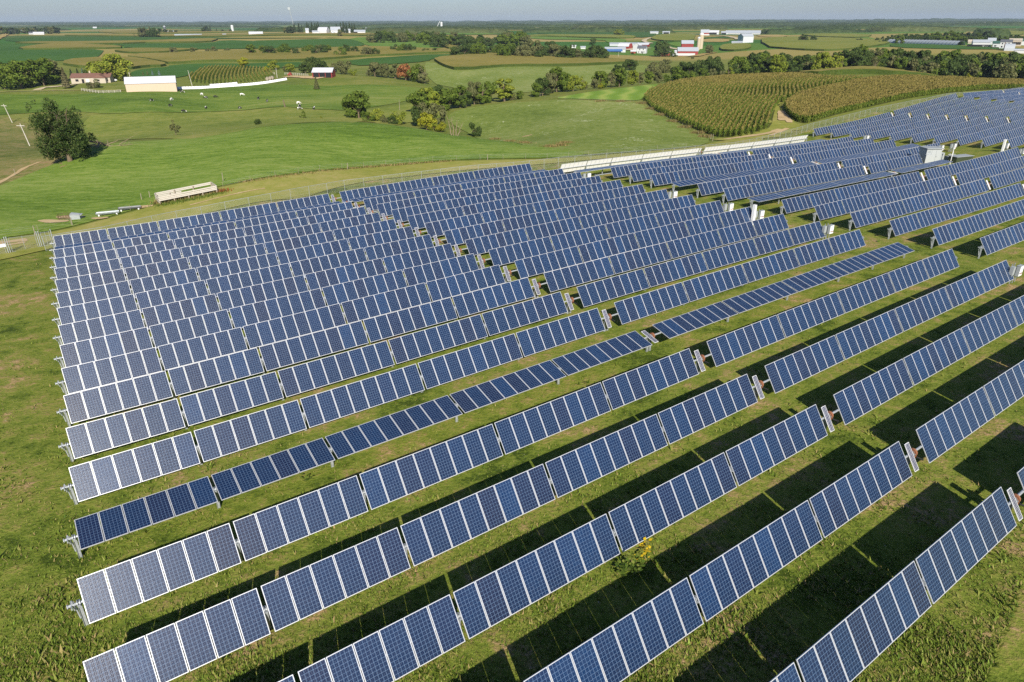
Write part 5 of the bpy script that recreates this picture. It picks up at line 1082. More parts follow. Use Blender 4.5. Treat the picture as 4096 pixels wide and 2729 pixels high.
# corral, feeders, troughs
c0, c1 = at(643, 822), at(869, 776); ex = (c1-c0).normalized(); ey = Vector((-ex.y, ex.x, 0)); L = (c1-c0).length; W_ = 3.6
root = empty('corral', c0)
def gp(s, t, z): q = c0+ex*s+ey*t; return Vector((q.x, q.y, tz(q.x, q.y)+z))-root.location
pst = MB(); pst.box(-0.09, 0.09, -0.09, 0.09, -0.3, 1.45); pst = pst.mesh('post', [MAT_WOOD])
for s, t in [(L*i/4, 0) for i in range(5)]+[(L*i/3, W_) for i in range(4)]+[(0, W_/2), (L, W_/2), (L*.22, W_*.5)]: o = bpy.data.objects.new('post', pst); COL.objects.link(o); o.parent = root; o.location = gp(s, t, 0)
def board(a, b_, hgt=0.2):
    m = MB(); d = (b_-a); n = Vector((-d.y, d.x, 0)).normalized()*0.03; z = Vector((0, 0, hgt)); m.add([a-n, b_-n, b_+n, a+n, a-n+z, b_-n+z, b_+n+z, a+n+z], [[0, 3, 2, 1], [4, 5, 6, 7], [0, 1, 5, 4], [2, 3, 7, 6], [0, 4, 7, 3], [1, 2, 6, 5]]); m.obj('rail', MAT_WOODL, root)
for z in (0.75, 1.0, 1.28): board(gp(-.1, -.12, z), gp(L+.1, -.12, z)); 
for z in (0.3, 0.55, 0.8, 1.05, 1.3): board(gp(-.1, W_+.12, z), gp(L*.45 if z < 1 else L+.1, W_+.12, z))
for z in (0.4, 0.85, 1.25): board(gp(-.12, 0, z), gp(-.12, W_, z)); board(gp(L+.12, 0, z), gp(L+.12, W_, z))
tag(root, 'weathered grey board corral with weeds growing inside, beyond the first panels', 'corral')
def weeds(name, pts, mat, n, h, label, cat='weeds'):
    V = []; Fq = []; N = n; k = nr.integers(0, len(pts), N); base = np.array([(p.x, p.y) for p in pts])[k]+nr.normal(0, 1, (N, 2))*np.array([0.9, 0.5]); Z = terr(base[:, 0], base[:, 1])
    for j in range(2):
        a = nr.uniform(0, 2*PI, N); r = nr.uniform(.05, .35, N); hh = h*nr.uniform(.4, 1.1, N); i = np.arange(N)+3*j*N
        V += [np.stack([base[:, 0]-np.sin(a)*.07, base[:, 1]+np.cos(a)*.07, Z], 1), np.stack([base[:, 0]+np.sin(a)*.07, base[:, 1]-np.cos(a)*.07, Z], 1), np.stack([base[:, 0]+np.cos(a)*r, base[:, 1]+np.sin(a)*r, Z+hh], 1)]
        Fq.append(np.stack([i, i+N, i+2*N], 1))
    tag(link(name, mesh_np(name, np.concatenate(V), np.concatenate(Fq), [mat])), label, cat, None, 'stuff')
MW = leafy('dry_weeds', [(0, sr(88, 90, 44)), (.5, sr(128, 118, 70)), (1, sr(160, 138, 98))], .1, 1.0); MG_ = leafy('green_weeds', [(0, sr(64, 88, 30)), (.6, sr(96, 116, 44)), (1, sr(130, 136, 66))], .15, 1.0); MR_ = leafy('red_brown_weeds', [(0, sr(120, 60, 36)), (1, sr(150, 84, 52))], .1, 1.0)
weeds('tall_weeds', [c0+ex*L*s+ey*W_*t for s in np.linspace(.05, .95, 9) for t in (.3, .6)], MW, 1500, .8, 'dry weeds filling the board corral')
weeds('tall_weeds', [c0+ex*L*s-ey*.4 for s in np.linspace(0, 1, 9)], MG_, 900, .5, 'weeds along the near side of the corral')
weeds('tall_weeds', [c1+ex*.8+ey*.3], MR_, 60, .8, 'rusty-red dock at the right corner of the corral')
weeds('tall_weeds', [at(x, y) for x, y in ((2570, 415), (2600, 438), (2640, 462), (2690, 488), (2740, 512), (2790, 535), (2820, 550), (2480, 408), (2400, 408))], MW, 2600, .9, 'brown weed strip along the left side of the near corn')
weeds('tall_weeds', [at(x, y) for x, y in [(1000+60*i, 728-28*(i/3)+ (i*i)*.25) for i in range(14)]], MW, 1200, .45, 'dry grass along the pasture fence')
weeds('tall_weeds', [at(x, y) for x, y in ((2100, 575), (2200, 590), (2240, 585), (2260, 575), (1980, 560), (2040, 568))], MW, 1500, .8, 'brown brush patch in the swale below the clover slope')
def trough(x, y, lab, dark):
    root = empty('feed_trough', at(x, y), 0.42); b = MB(); n = 10
    pr = [(math.cos(PI+PI*i/n)*.42, .62+math.sin(PI+PI*i/n)*.42) for i in range(n+1)]; pi_ = [(a*.9, z if i in (0, n) else z+.04) for i, (a, z) in enumerate(pr)]
    V = [(-1.7, a, z) for a, z in pr]+[(1.7, a, z) for a, z in pr]+[(-1.65, a, z) for a, z in pi_]+[(1.65, a, z) for a, z in pi_]; k = n+1; Fs = []
    for i in range(n): Fs += [[i, i+1, k+i+1, k+i], [2*k+i, 3*k+i, 3*k+i+1, 2*k+i+1]]
    Fs += [list(range(k)), list(range(2*k-1, k-1, -1)), [0, k, 3*k, 2*k], [n, 2*k+n, 3*k+n, k+n]]
    b.add(V, Fs); b.obj('tub', new_mat('trough_steel', .5, (.16, .17, .18) if dark else (.36, .4, .43), .3), root)
    for s in (-1.3, 1.3): b = MB(); b.box(s-.1, s+.1, -.35, .35, -.1, .3); b.obj('foot', MAT_WHITE, root)
    tag(root, lab, 'trough', 'feed troughs left of the corral')
trough(433, 862, 'silver-grey feed trough on white feet, the farther left of two', False); trough(521, 842, 'dark feed trough nearest the corral', True)
root = empty('hay_feeder', at(262, 880)); b = MB(); n = 16
for z in (.15, .5, .9):
    for i in range(n): a, c = 2*PI*i/n, 2*PI*(i+1)/n; b.tube((math.cos(a)*1.0, math.sin(a)*.9, z), (math.cos(c)*1.0, math.sin(c)*.9, z), .03, n=4, cap=False)
for i in range(n): a = 2*PI*i/n; b.tube((math.cos(a)*1.0, math.sin(a)*.9, 0), (math.cos(a)*1.0, math.sin(a)*.9, .9), .025, n=4)
b.obj('ring', new_mat('rusty_pipe', .8, sr(96, 80, 62)), root)
b = MB(); Mx = Matrix.Translation((1.6, .3, 0))@Matrix.Rotation(.3, 4, 'Z'); b.box(-.7, .7, -.5, .5, 0, .85, M=Mx); b.obj('shelter', MAT_GREY, root); b = MB(); b.box(-.8, .8, -.6, .6, .86, .92, M=Mx@Matrix.Rotation(.18, 4, 'Y')); b.obj('lid', MAT_LG, root)
tag(root, 'rusty ring hay feeder with a small grey calf hut on bare dirt', 'hay feeder')

# utility poles
def pole(x, y, top, lab, arm=1.2, cross=True, lean=0.0):
    p = at(x, y); h = (y-top)/ppm(p)*1.02; root = empty('utility_pole', p); b = MB(); b.tube((0, 0, -.5), (lean, 0, h), .15, .1, 8); b.obj('pole', MAT_WOODL, root)
    if cross: b = MB(); b.box(lean-arm, lean+arm, -.06, .06, h-.7, h-.55); b.box(lean-arm*.8, lean+arm*.8, .5, .6, h-1.1, h-1.0); b.obj('crossarm', MAT_WOODL, root)
    tag(root, lab, 'utility pole', 'utility poles')
pole(51, 493, 422, 'leaning utility pole with crossarm at the far left of the pasture', lean=-1.6); pole(121, 586, 500, 'utility pole with double crossarm left of the dark oak', 1.3, lean=-1.2); pole(769, 344, 287, 'plain pole at the left end of the corn hill', cross=False, lean=-.8); pole(1109, 312, 275, 'short plain pole by the white cattle pens', cross=False)
pole(524, 328, 292, 'pole with a small transformer behind the tan barn', .5)
for x, y, t, l in ((1463, 127, 114, 'far pole right of the white farm'), (1594, 120, 108, 'tiny pole on the far tan strip'), (1727, 122, 112, 'tiny pole farther along the far tan strip'), (1823, 124, 116, 'tiny pole in the distant field centre'), (2474, 226, 210, 'thin pole before the blue-tarped farm building')): pole(x, y, t, l, cross=False)
# telecom mast
p = atY(1202, 2600); root = empty('radio_mast', p); hm = zpix(1190, 28, 2600)-p.z; b = MB(); b.tube((0, 0, 0), (-11, 0, hm), 1.3, .9, 6); b.obj('lattice', MAT_GREY, root); b = MB(); b.box(-15, -7, -1, 1, hm-9, hm-1); b.obj('antenna', MAT_LG, root); tag(root, 'tall thin radio mast rising above the far white farm', 'radio mast')

# ------------------------------------------------------------------ farm buildings
def paint(name, c, rough=.7, ribs=None, metal=0):
    m = new_mat(name, rough, c, metal); t = NT(m); n = t.noise(t.coord(), .7, 3, .6); t.col(t.mix(t.math('MULTIPLY', n, .35), c, k_(c, .72)))
    if ribs: sx = t.n('ShaderNodeSeparateXYZ'); t.l(t.coord(), sx.inputs[0]); t.bump(t.math('SINE', t.math('MULTIPLY', sx.outputs[0], ribs)), .35, .05)
    return m
B_ = dict(white=paint('white_siding', (.60, .61, .62)), whiteroof=paint('white_metal_roof', (.62, .64, .68), .5, 14), grey=paint('grey_metal_roof', (.42, .46, .5), .5, 14), dgrey=paint('dark_roof', (.12, .13, .15)), tan=paint('tan_siding', sr(206, 184, 162), .75, 10), red=paint('barn_red', sr(142, 58, 54)), brown=paint('brown_shingles', sr(124, 92, 80)),
          cream=paint('cream_siding', sr(184, 174, 158)), concrete=paint('concrete', sr(190, 176, 152)), dark=new_mat('dark_opening', .9, (.015, .015, .018)), blue=new_mat('blue_tarp', .5, sr(70, 108, 160)), green=paint('green_roof', sr(60, 96, 84)), silver=paint('galvanised_bin', (.5, .53, .56), .45, None, .3), lwall=paint('light_grey_siding', (.55, .58, .6), .6, 12), wood=MAT_WOOD)  # the dark entry also paints the shade inside open fronts
def gable(name, x, y, wpx, wall, roofh, dep, lab, wc='white', rc='grey', yaw=0.0, Y=None, cat='barn', doors=(), wins=(), style='gable', eave=.4, group=None, side=False):
    p = at(x, y) if Y is None else atY(x, Y); k = ppm(p); Lm = wpx/k; p = p + Vector((0, dep*.5*math.cos(yaw), 0)); zg = min(tz(p.x-Lm*.4, p.y-dep*.4), tz(p.x+Lm*.4, p.y-dep*.4), p.z)
    yaw = yaw - math.atan2(p.x, p.y)*0.9; root = empty(name, (p.x, p.y, p.z), yaw); hx, hy = Lm/2, dep/2; b = MB()
    if side: hx, hy = hx, hy
    zb = zg-p.z-.6
    b.box(-hx, hx, -hy, hy, zb, wall)
    if style == 'gable': b.add([(s*hx, -hy, wall) for s in (-1, 1)]+[(s*hx, hy, wall) for s in (-1, 1)]+[(-hx, 0, wall+roofh*.97), (hx, 0, wall+roofh*.97)], [[0, 2, 4], [1, 5, 3]])
    if style == 'gambrel': 
        for s in (-1, 1): b.add([(-hx, s*hy, wall), (-hx, s*hy*.7, wall+roofh*.62), (-hx, 0, wall+roofh*.96)][:3]+[(-hx, 0, wall)], [[0, 1, 2, 3]]); b.add([(hx, s*hy, wall), (hx, s*hy*.7, wall+roofh*.62), (hx, 0, wall+roofh*.96), (hx, 0, wall)], [[0, 1, 2, 3]])
    b.obj('wall', B_[wc], root); r = MB(); e = eave; th = .12
    prof = {'gable': [(-hy-e, wall-e*roofh/hy), (0, wall+roofh), (hy+e, wall-e*roofh/hy)], 'gambrel': [(-hy-e, wall-.5), (-hy*.7, wall+roofh*.65), (0, wall+roofh), (hy*.7, wall+roofh*.65), (hy+e, wall-.5)], 'shed': [(-hy-e, wall+.02), (hy+e, wall+roofh)], 'arch': [(math.cos(PI-PI*i/10)*(hy+.1), wall+math.sin(PI*i/10)*roofh) for i in range(11)], 'flat': [(-hy-.1, wall+.02), (hy+.1, wall+.03)]}[style]
    n = len(prof); V = [(-hx-e, a, z) for a, z in prof]+[(hx+e, a, z) for a, z in prof]+[(-hx-e, a, z+th) for a, z in prof]+[(hx+e, a, z+th) for a, z in prof]; Fs = []
    for i in range(n-1): Fs += [[i, i+1, n+i+1, n+i], [2*n+i, 3*n+i, 3*n+i+1, 2*n+i+1], [i, 2*n+i, 2*n+i+1, i+1], [n+i, n+i+1, 3*n+i+1, 3*n+i]]
    Fs += [[0, n, 3*n, 2*n], [n-1, 3*n-1, 4*n-1, 2*n-1]]
    r.add(V, Fs); r.obj('roof', B_[rc], root)
    for (f, w_, h_, c) in doors:
        q = MB(); q.box(-hx+f*Lm-w_/2, -hx+f*Lm+w_/2, -hy-.06, -hy+.02, 0, h_); q.obj('door', B_[c], root)
    for (f, z, w_, h_) in wins:
        q = MB(); q.box(-hx+f*Lm-w_/2, -hx+f*Lm+w_/2, -hy-.05, -hy+.02, z, z+h_); q.obj('window', B_['dark'], root)
    tag(root, lab, cat, group); return root, p, Lm
ORG = lambda o, x, y: (o[0]+x/K, o[1]+y/K)
def G(name, o, x0, x1, y, *a, **k_w): return gable(name, o[0]+(x0+x1)/2/K, o[1]+y/K, (x1-x0)/K, *a, **k_w)
# tan machine shed
G('machine_shed', O0, 1122, 1530, 824, 4.2, 2.8, 11, 'long tan metal shed with a white roof in the cow pasture', 'tan', 'whiteroof', yaw=-.02, cat='shed', eave=.3)
# brown-roofed house, attached garage
r_, p_, L_ = G('farmhouse', O0, 645, 965, 745, 3.0, 1.9, 9, 'low house with a brown roof among the trees at the left', 'cream', 'brown', yaw=-.25, cat='house', wins=((.15, .9, 1.6, 1.2), (.75, .9, 1.6, 1.1), (.9, .9, 1.2, 1.1)), doors=((.3, 1.2, 2.1, 'dark'), (.42, 2.0, 2.2, 'white')))
b = MB(); b.box(-1.6, -.8, .5, 1.2, 4, 6.2); b.obj('chimney', B_['concrete'], r_)
b = MB(); b.box(L_*.12, L_*.42, -7.5, -4.4, -.5, 2.9); b.obj('wing', B_['cream'], r_); b = MB(); b.add([(L_*.10, -7.9, 2.8), (L_*.44, -7.9, 2.8), (L_*.27, -7.9, 4.5), (L_*.10, -2, 2.8), (L_*.44, -2, 2.8), (L_*.27, 0, 4.6)], [[0, 2, 5, 3], [2, 1, 4, 5], [0, 1, 2]]); b.obj('wing_roof', B_['brown'], r_)
for w_ in (-.3, .35): b = MB(); b.box(L_*.27-1.0+w_, L_*.27-.4+w_, -7.56, -7.5, 1.0, 2.0); b.obj('window', B_['dark'], r_)
p = at(462, 327); b = MB(); 
for i in range(8): pass
b.lathe([(.0, .25), (.35, .3), (.6, .6), (.62, .9), (.45, 1.3), (0, 1.42)], 14); o = b.obj('propane_tank', B_['white'], None, p, True); o.scale = (2.0, 1, 1); tag(o, 'white propane tank under the tall maple by the house', 'tank')
# red open-front shed
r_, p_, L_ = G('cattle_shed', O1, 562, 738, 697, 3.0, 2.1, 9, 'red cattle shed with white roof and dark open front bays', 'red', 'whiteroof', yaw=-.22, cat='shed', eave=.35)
for i in range(3): b = MB(); x0 = -L_/2+.4+i*(L_-.8)/3; b.box(x0+.15, x0+(L_-.8)/3-.15, -4.56, -4.49, 0, 2.7); b.obj('bay_shade', B_['dark'], r_)  # near-black boxes on the solid wall stand for the shade inside the bays
b = MB()
for i in range(4): b.box(-L_/2+.3+i*(L_-.7)/3, -L_/2+.55+i*(L_-.7)/3, -4.66, -4.57, -.3, 3.3)
b.obj('post', B_['red'], r_)
# long line of white-wrapped bales
def bale_line(pts, w_, lab):
    c = densify(smooth_loop([at(x, y) for x, y in pts], False, 1), False, 0, 1.35); root = empty('wrapped_bales', c[0]); b = MB(); n = 9
    for i in range(len(c)-1):
        for j, s in enumerate((0.0, .5)):
            q = c[i].lerp(c[i+1], s); d = (c[i+1]-c[i]).normalized(); nn = Vector((-d.y, d.x, 0)); rr = w_*(.93 if j == 0 else 1.02)
            b.v += [tuple(q-root.location+nn*math.cos(PI*k/n)*rr+Vector((0, 0, -.2+math.sin(PI*k/n)*rr*1.5))) for k in range(n+1)]
    m = len(b.v)//(n+1)
    for i in range(m-1):
        for k in range(n): b.f.append([i*(n+1)+k, i*(n+1)+k+1, (i+1)*(n+1)+k+1, (i+1)*(n+1)+k]); b.m.append(0)
    b.f.append(list(range(n+1))); b.m.append(0); b.f.append(list(range((m-1)*(n+1), m*(n+1)))[::-1]); b.m.append(0)
    b.obj('wrap', new_mat('white_bale_wrap', .4, (.84, .85, .87)), root, smooth=False); tag(root, lab, 'silage bales')
bale_line([(698, 357), (790, 355), (900, 350), (970, 344), (1050, 336), (1100, 328), (1151, 319)], .95, 'long curved line of white-wrapped bales beside the tan shed')
bale_line([(840, 346), (900, 342), (955, 337)], .95, 'shorter second line of white-wrapped bales behind the first')
for k, (x, y) in enumerate(((1070, 321), (1081, 319), (1090, 317))):
    b = MB(); b.tube((0, -2.2, .9), (0, 2.2, .9), .9, n=14); o = b.obj('straw_bale', B_['wood'], None, at(x, y)); o.rotation_euler = (0, 0, .25); tag(o, ['brown round bales, the one nearest the white bale line', 'brown round bales, the middle of three', 'brown round bales, the one nearest the cattle pens'][k], 'bale', 'brown round bales')
def rail_fence(pts, lab, h=1.4, mat=None):
    w_ = walk([at(x, y) for x, y in pts], 3.0); root = empty('rail_fence', w_[0]); mat = mat or MAT_WOODL
    for q in w_: o = MB().box(-.07, .07, -.07, .07, -.2, h).obj('post', mat, root, q-root.location)
    for z in (.45, .85, 1.25):
        b = MB()
        for a, c in zip(w_[:-1], w_[1:]): b.tube(a-root.location+Vector((0, 0, z)), c-root.location+Vector((0, 0, z)), .07, n=4, cap=False)
        b.obj('rail', mat, root)
    tag(root, lab, 'fence', 'pale rail fences')
rail_fence([(327, 364), (370, 370), (400, 374), (470, 372), (503, 369)], 'pale rail fence left of the tan shed'); rail_fence([(1086, 299), (1110, 299)], 'short rail fence beside the brown bales'); rail_fence([(1140, 300), (1180, 301), (1235, 306)], 'white rail pen fence left of the red shed')
b = MB(); b.box(-1.2, 1.2, -.6, .6, .5, 1.2); b.tube((-.8, -.7, .4), (-.8, .7, .4), .4, n=10); b.tube((.9, -.7, .35), (.9, .7, .35), .35, n=10); b.box(-.2, .7, -.5, .5, 1.2, 2.0); o = b.obj('tractor', B_['red'], None, at(1160, 303)); tag(o, 'small red tractor standing in the cattle pen', 'tractor')
# middle farm
G('barn', O2, 990, 1340, 414, 2.6, 1.6, 14, 'long low grey-roofed barn behind the red gambrel barn', 'lwall', 'grey', cat='barn', yaw=.02)
G('barn', O2, 1075, 1180, 440, 3.4, 3.8, 11, 'red gambrel barn with a white roof', 'red', 'whiteroof', style='gambrel', yaw=-.5)
G('barn', O2, 945, 1128, 468, 3.2, 2.2, 12, 'weathered grey barn with a blue tarp on its near side', 'lwall', 'grey', yaw=.05)
p = at(2000+1028/K, 471/K); b = MB(); b.add([(-9.5, 0, 1.2), (9.5, 0, 1.2), (9.5, 5, 3.4), (-9.5, 5, 3.4), (-9.5, 0, 1.1), (9.5, 0, 1.1), (9.5, 5, 3.3), (-9.5, 5, 3.3)], [[0, 1, 2, 3], [7, 6, 5, 4], [0, 4, 5, 1], [1, 5, 6, 2], [2, 6, 7, 3], [3, 7, 4, 0]]); o = b.obj('tarp', B_['blue'], None, p); tag(o, 'blue tarp over the near side of the grey barn', 'tarp')
G('shed', O2, 1265, 1342, 420, 2.6, 1.6, 9, 'small red shed with white roof right of the gambrel barn', 'red', 'whiteroof', yaw=-.3)
G('farmhouse', O2, 1240, 1318, 480, 5.6, 2.8, 9, 'white two-storey farmhouse in the middle farmyard', 'white', 'dgrey', yaw=-.2, cat='house', wins=((.2, .8, 1, 1.4), (.5, .8, 1, 1.4), (.8, .8, 1, 1.4), (.3, 3.6, 1, 1.3), (.7, 3.6, 1, 1.3)), doors=((.62, 1, 2.1, 'dark'),))
G('farmhouse', O2, 1205, 1260, 462, 6.5, 3.0, 9, 'white gable house wing left of the farmhouse', 'white', 'whiteroof', yaw=1.2, cat='house')
G('shed', O2, 1175, 1218, 480, 2.2, 1.2, 5, 'tiny red-walled shed at the farmhouse garden', 'red', 'whiteroof')
G('shed', O2, 1445, 1530, 502, 4.2, 1.8, 10, 'red shed with grey roof right of the big farmyard tree', 'red', 'grey', yaw=.1)
G('barn', O2, 1605, 1782, 500, 4.6, 3.6, 15, 'large red barn with grey roof at the foot of the silos', 'red', 'grey', yaw=.05, doors=((.3, 24, 2.4, 'lwall'),))
G('barn', O2, 1632, 1735, 470, 9.5, 3.4, 12, 'tall grey-roofed upper barn beside the silos', 'red', 'grey', yaw=.05)
G('shed', O2, 1572, 1612, 497, 3.8, 1.4, 8, 'small white shed left of the large red barn', 'white', 'whiteroof')
def silo(x, y, top, r, lab, mat='concrete', dome='white', org=O2, Y=None, name='silo'):
    px, py = ORG(org, x, y); p = at(px, py) if Y is None else atY(px, Y); h = (y-top)/K/ppm(p); rr = r/K/ppm(p); root = empty(name, p); b = MB(); b.lathe([(rr, -1), (rr, h-rr*.9)], 20); b.obj('wall', B_[mat], root, smooth=True)
    b = MB(); b.lathe([(rr*1.02, h-rr*.9)]+[(rr*1.02*math.cos(i*PI/12), h-rr*.9+rr*.9*math.sin(i*PI/12)) for i in range(1, 7)], 20); b.obj('dome', B_[dome], root, smooth=True); tag(root, lab, 'silo')
silo(1772, 455, 322, 20, 'tall concrete silo with a white dome beside the red barn', Y=925); silo(1752, 455, 346, 14, 'shorter white-domed silo just in front of the tall concrete silo', Y=905)
G('shed', O2, 1350, 1422, 304, 3.0, 2.0, 10, 'white shed with grey roof on the upper field edge', 'white', 'grey'); G('shed', O2, 1462, 1525, 304, 3.2, 1.9, 10, 'open-front grey shed on the upper field edge', 'lwall', 'grey', doors=((.5, 12, 2.8, 'dark'),))
G('barn', O2, 1808, 1880, 318, 5, 5.5, 16, 'red barn with grey roof at the top farmyard', 'red', 'grey', doors=((.5, 18, 2.2, 'white'),)); G('shed', O2, 1876, 1967, 309, 4.2, 3.6, 14, 'open white-roofed shed joined to the top red barn', 'white', 'whiteroof', doors=((.35, 20, 3.4, 'dark'),))
G('barn', O2, 2045, 2340, 309, 3.0, 4.8, 24, 'very long white barn with ribbed roof vents on the far ridge', 'white', 'grey', eave=1.0); G('shed', O2, 1992, 2048, 309, 3.2, 3.0, 16, 'small grey shed at the left end of the very long barn', 'lwall', 'grey', doors=((.4, 10, 3, 'dark'),))
G('barn', O2, 2160, 2262, 384, 8, 3.2, 14, 'grey gabled barn standing alone right of the silos', 'lwall', 'grey', yaw=.5); G('shed', O2, 2088, 2180, 400, 2.4, 1.4, 10, 'low grey shed in front of the lone grey barn', 'lwall', 'grey'); G('shed', O2, 2215, 2268, 382, 2.6, 2.2, 9, 'white-roofed lean-to at the lone grey barn', 'white', 'whiteroof')
G('shed', O2, 645, 682, 432, 2.2, 1.2, 6, 'tiny white shed in the woods left of the middle farm', 'white', 'whiteroof'); G('shed', O2, 725, 768, 440, 2.0, 1.2, 6, 'second tiny pale shed, nearer the large dark tree', 'white', 'grey')
for x0, x1, y, l in ((1545, 1590, 250, 'far white roof left of a pair beyond the woods'), (1594, 1632, 248, 'far white roof second beyond the woods'), (1655, 1690, 252, 'far white roof third beyond the woods'), (1738, 1752, 252, 'smallest far white roof beyond the woods')): G('shed', O2, x0, x1, y, 3.6, 2.6, 16, l, 'white', 'whiteroof', Y=2600)
# white farm on the left ridge
G('shed', O1, 555, 620, 303, 2.8, 2.0, 10, 'small white shed left of the far white barn', 'white', 'grey'); G('barn', O1, 615, 695, 303, 5.2, 4.8, 14, 'tall white gambrel barn on the far ridge', 'white', 'whiteroof', style='gambrel', yaw=-.35); G('barn', O1, 720, 803, 306, 6, 5, 14, 'white barn with grey roof and a round bin', 'white', 'grey')
silo(745, 306, 284, 15, 'squat silver grain bin before the grey-roofed white barn', 'silver', 'silver', O1, name='grain_bin'); silo(797, 303, 250, 8, 'brown brick silo at the end of the white barn', 'brown', 'brown', O1); silo(821, 290, 236, 10, 'pale domed silo behind the far white farm', 'concrete', 'silver', O1)
G('shed', O1, 850, 896, 299, 4, 3, 10, 'small white house right of the far silo', 'white', 'grey', cat='house'); G('shed', O1, 930, 1027, 304, 3.4, 2.8, 14, 'white shed with grey roof at the right of the far farm', 'white', 'grey', doors=((.15, 6, 3.4, 'dark'),)); G('farmhouse', O1, 495, 523, 300, 5, 3, 9, 'small white farmhouse in the far conifers', 'white', 'grey', cat='house')
# farms along the left skyline
for x0, x1, y, w_, r__, wc, rc, l in ((-60, 90, 289, 4, 3, 'white', 'whiteroof', 'long white shed at the left frame edge on the skyline'), (94, 202, 284, 4.5, 5, 'white', 'whiteroof', 'second long white shed on the left skyline'), (250, 296, 310, 4, 5, 'lwall', 'dgrey', 'dark-roofed shed on the left skyline'), (294, 377, 312, 4, 5, 'white', 'whiteroof', 'white shed right of the dark-roofed one'), (360, 392, 283, 3, 2.5, 'white', 'whiteroof', 'tiny white shed behind the dark-roofed one'),
                                       (1500, 1556, 290, 3, 2.5, 'white', 'whiteroof', 'small white shed near the blue silo'), (1566, 1790, 326, 2.5, 3.5, 'lwall', 'grey', 'very long low grey shed in the far fields'), (1988, 2016, 320, 2.4, 2.6, 'white', 'grey', 'tiny white-gabled shed right of the long low shed'), (2228, 2345, 318, 4, 5.5, 'white', 'whiteroof', 'white dairy barn in the far fields'), (2040, 2075, 284, 3, 4, 'lwall', 'brown', 'small reddish shed at the white silo'),
                                       (830, 860, 254, 4, 5, 'white', 'whiteroof', 'tiny white roof on the far left ridge')): G('shed', O0, x0, x1, y, w_*.65, r__*.55, 12, l, wc, rc)
silo(1483, 288, 236, 10, 'dark blue silo on the left skyline', 'dgrey', 'grey', O0); silo(2088, 285, 230, 12, 'white domed silo on the left skyline', 'white', 'white', O0, name='silo')
silo(1736, 238, 178, 10, 'tall white feed-mill tower on the horizon', 'white', 'white', O1, Y=2600, name='feed_tower'); p = atY(1000+1715/K, 2590); b = MB(); kk = ppm(p); b.tube((-10, 0, 2), (4, 0, 26), 1.0, n=6); o = b.obj('conveyor', B_['white'], None, p); tag(o, 'sloping white conveyor leaning on the feed-mill tower', 'conveyor')
for x0, x1, y, l in ((1345, 1400, 236, 'white roofs left of the feed mill, first'), (1680, 1716, 236, 'white building at the foot of the feed mill'), (1760, 1778, 238, 'tiny white building right of the feed mill'), (1795, 1812, 238, 'white gable farther right of the feed mill'), (1822, 1842, 238, 'last tiny white roof right of the feed mill'), (1066, 1078, 250, 'tiny white box on the far field behind the white farm')): G('shed', O1, x0, x1, y, 4, 2.6, 16, l, 'white', 'whiteroof', Y=2500)
silo(1930, 238, 216, 14, 'round white dome store on the horizon', 'white', 'white', O1, Y=2500, name='dome_store')
for x0, x1, y, l in ((735, 770, 224, 'white far barn on the right horizon plain'), (913, 924, 217, 'tiny white dot of a building on the right plain'), (1880, 1896, 208, 'tiny white mast building on the right plain')): G('shed', O3, x0, x1, y, 4.5, 3, 20, l, 'white', 'whiteroof', Y=4200)
for x0, x1, l in ((316, 330, 'tiny white building in the distant woods, leftmost of three'), (398, 428, 'white buildings in the distant woods, middle of three'), (496, 508, 'tiny white building in the distant woods, rightmost of three')): G('shed', O2, x0, x1, 222, 5, 3, 20, l, 'white', 'whiteroof', Y=4400)
# right-edge farm and greenhouse
G('barn', O3, 1925, 2056, 424, 4.6, 2.4, 12, 'long white barn with grey roof at the right edge farm', 'white', 'grey', yaw=.04, doors=((.35, 20, 2.4, 'dark'), (.85, 8, 1.8, 'white'))); G('shed', O3, 2050, 2110, 402, 4, 3, 10, 'grey lean-to right of the white barn', 'lwall', 'grey'); G('shed', O3, 2100, 2165, 428, 4, 2, 10, 'green-roofed shed left of the white farmhouse', 'lwall', 'green', wins=((.3, 1, 2, 1.2),))
G('farmhouse', O3, 2163, 2250, 440, 6.4, 2.0, 9, 'large white two-storey house at the right edge', 'white', 'dgrey', yaw=-.05, cat='house', wins=((.2, 1.2, 1.3, 1.5), (.5, 4, 1.8, 1.2), (.8, 1.2, 1.2, 1.3), (.75, 4.2, 1.2, 1.3), (.2, 4.2, 1.2, 1.2)), doors=((.42, .6, 6, 'brown'),))
G('farmhouse', O3, 2245, 2340, 415, 5.6, 2.0, 10, 'long cream building behind the white house', 'cream', 'cream', cat='house', wins=tuple((.12+.15*i, 1.5, 1.6, 2.6) for i in range(6))); G('shed', O3, 2338, 2420, 408, 4.6, 2, 10, 'green-roofed building cut by the right edge', 'white', 'green')
G('hoop_house', O3, 2215, 2292, 458, .6, 5.5, 12, 'grey arched hoop house in front of the white house', 'lwall', 'grey', style='arch', cat='hoop house', eave=.05); G('shed', O3, 2302, 2420, 480, 2.4, 1.0, 9, 'low white flat roof at the right edge in front', 'white', 'whiteroof', style='shed'); G('shed', O3, 1864, 1892, 393, 2.2, 2.2, 6, 'small pale hut left of the right edge farm', 'cream', 'cream')
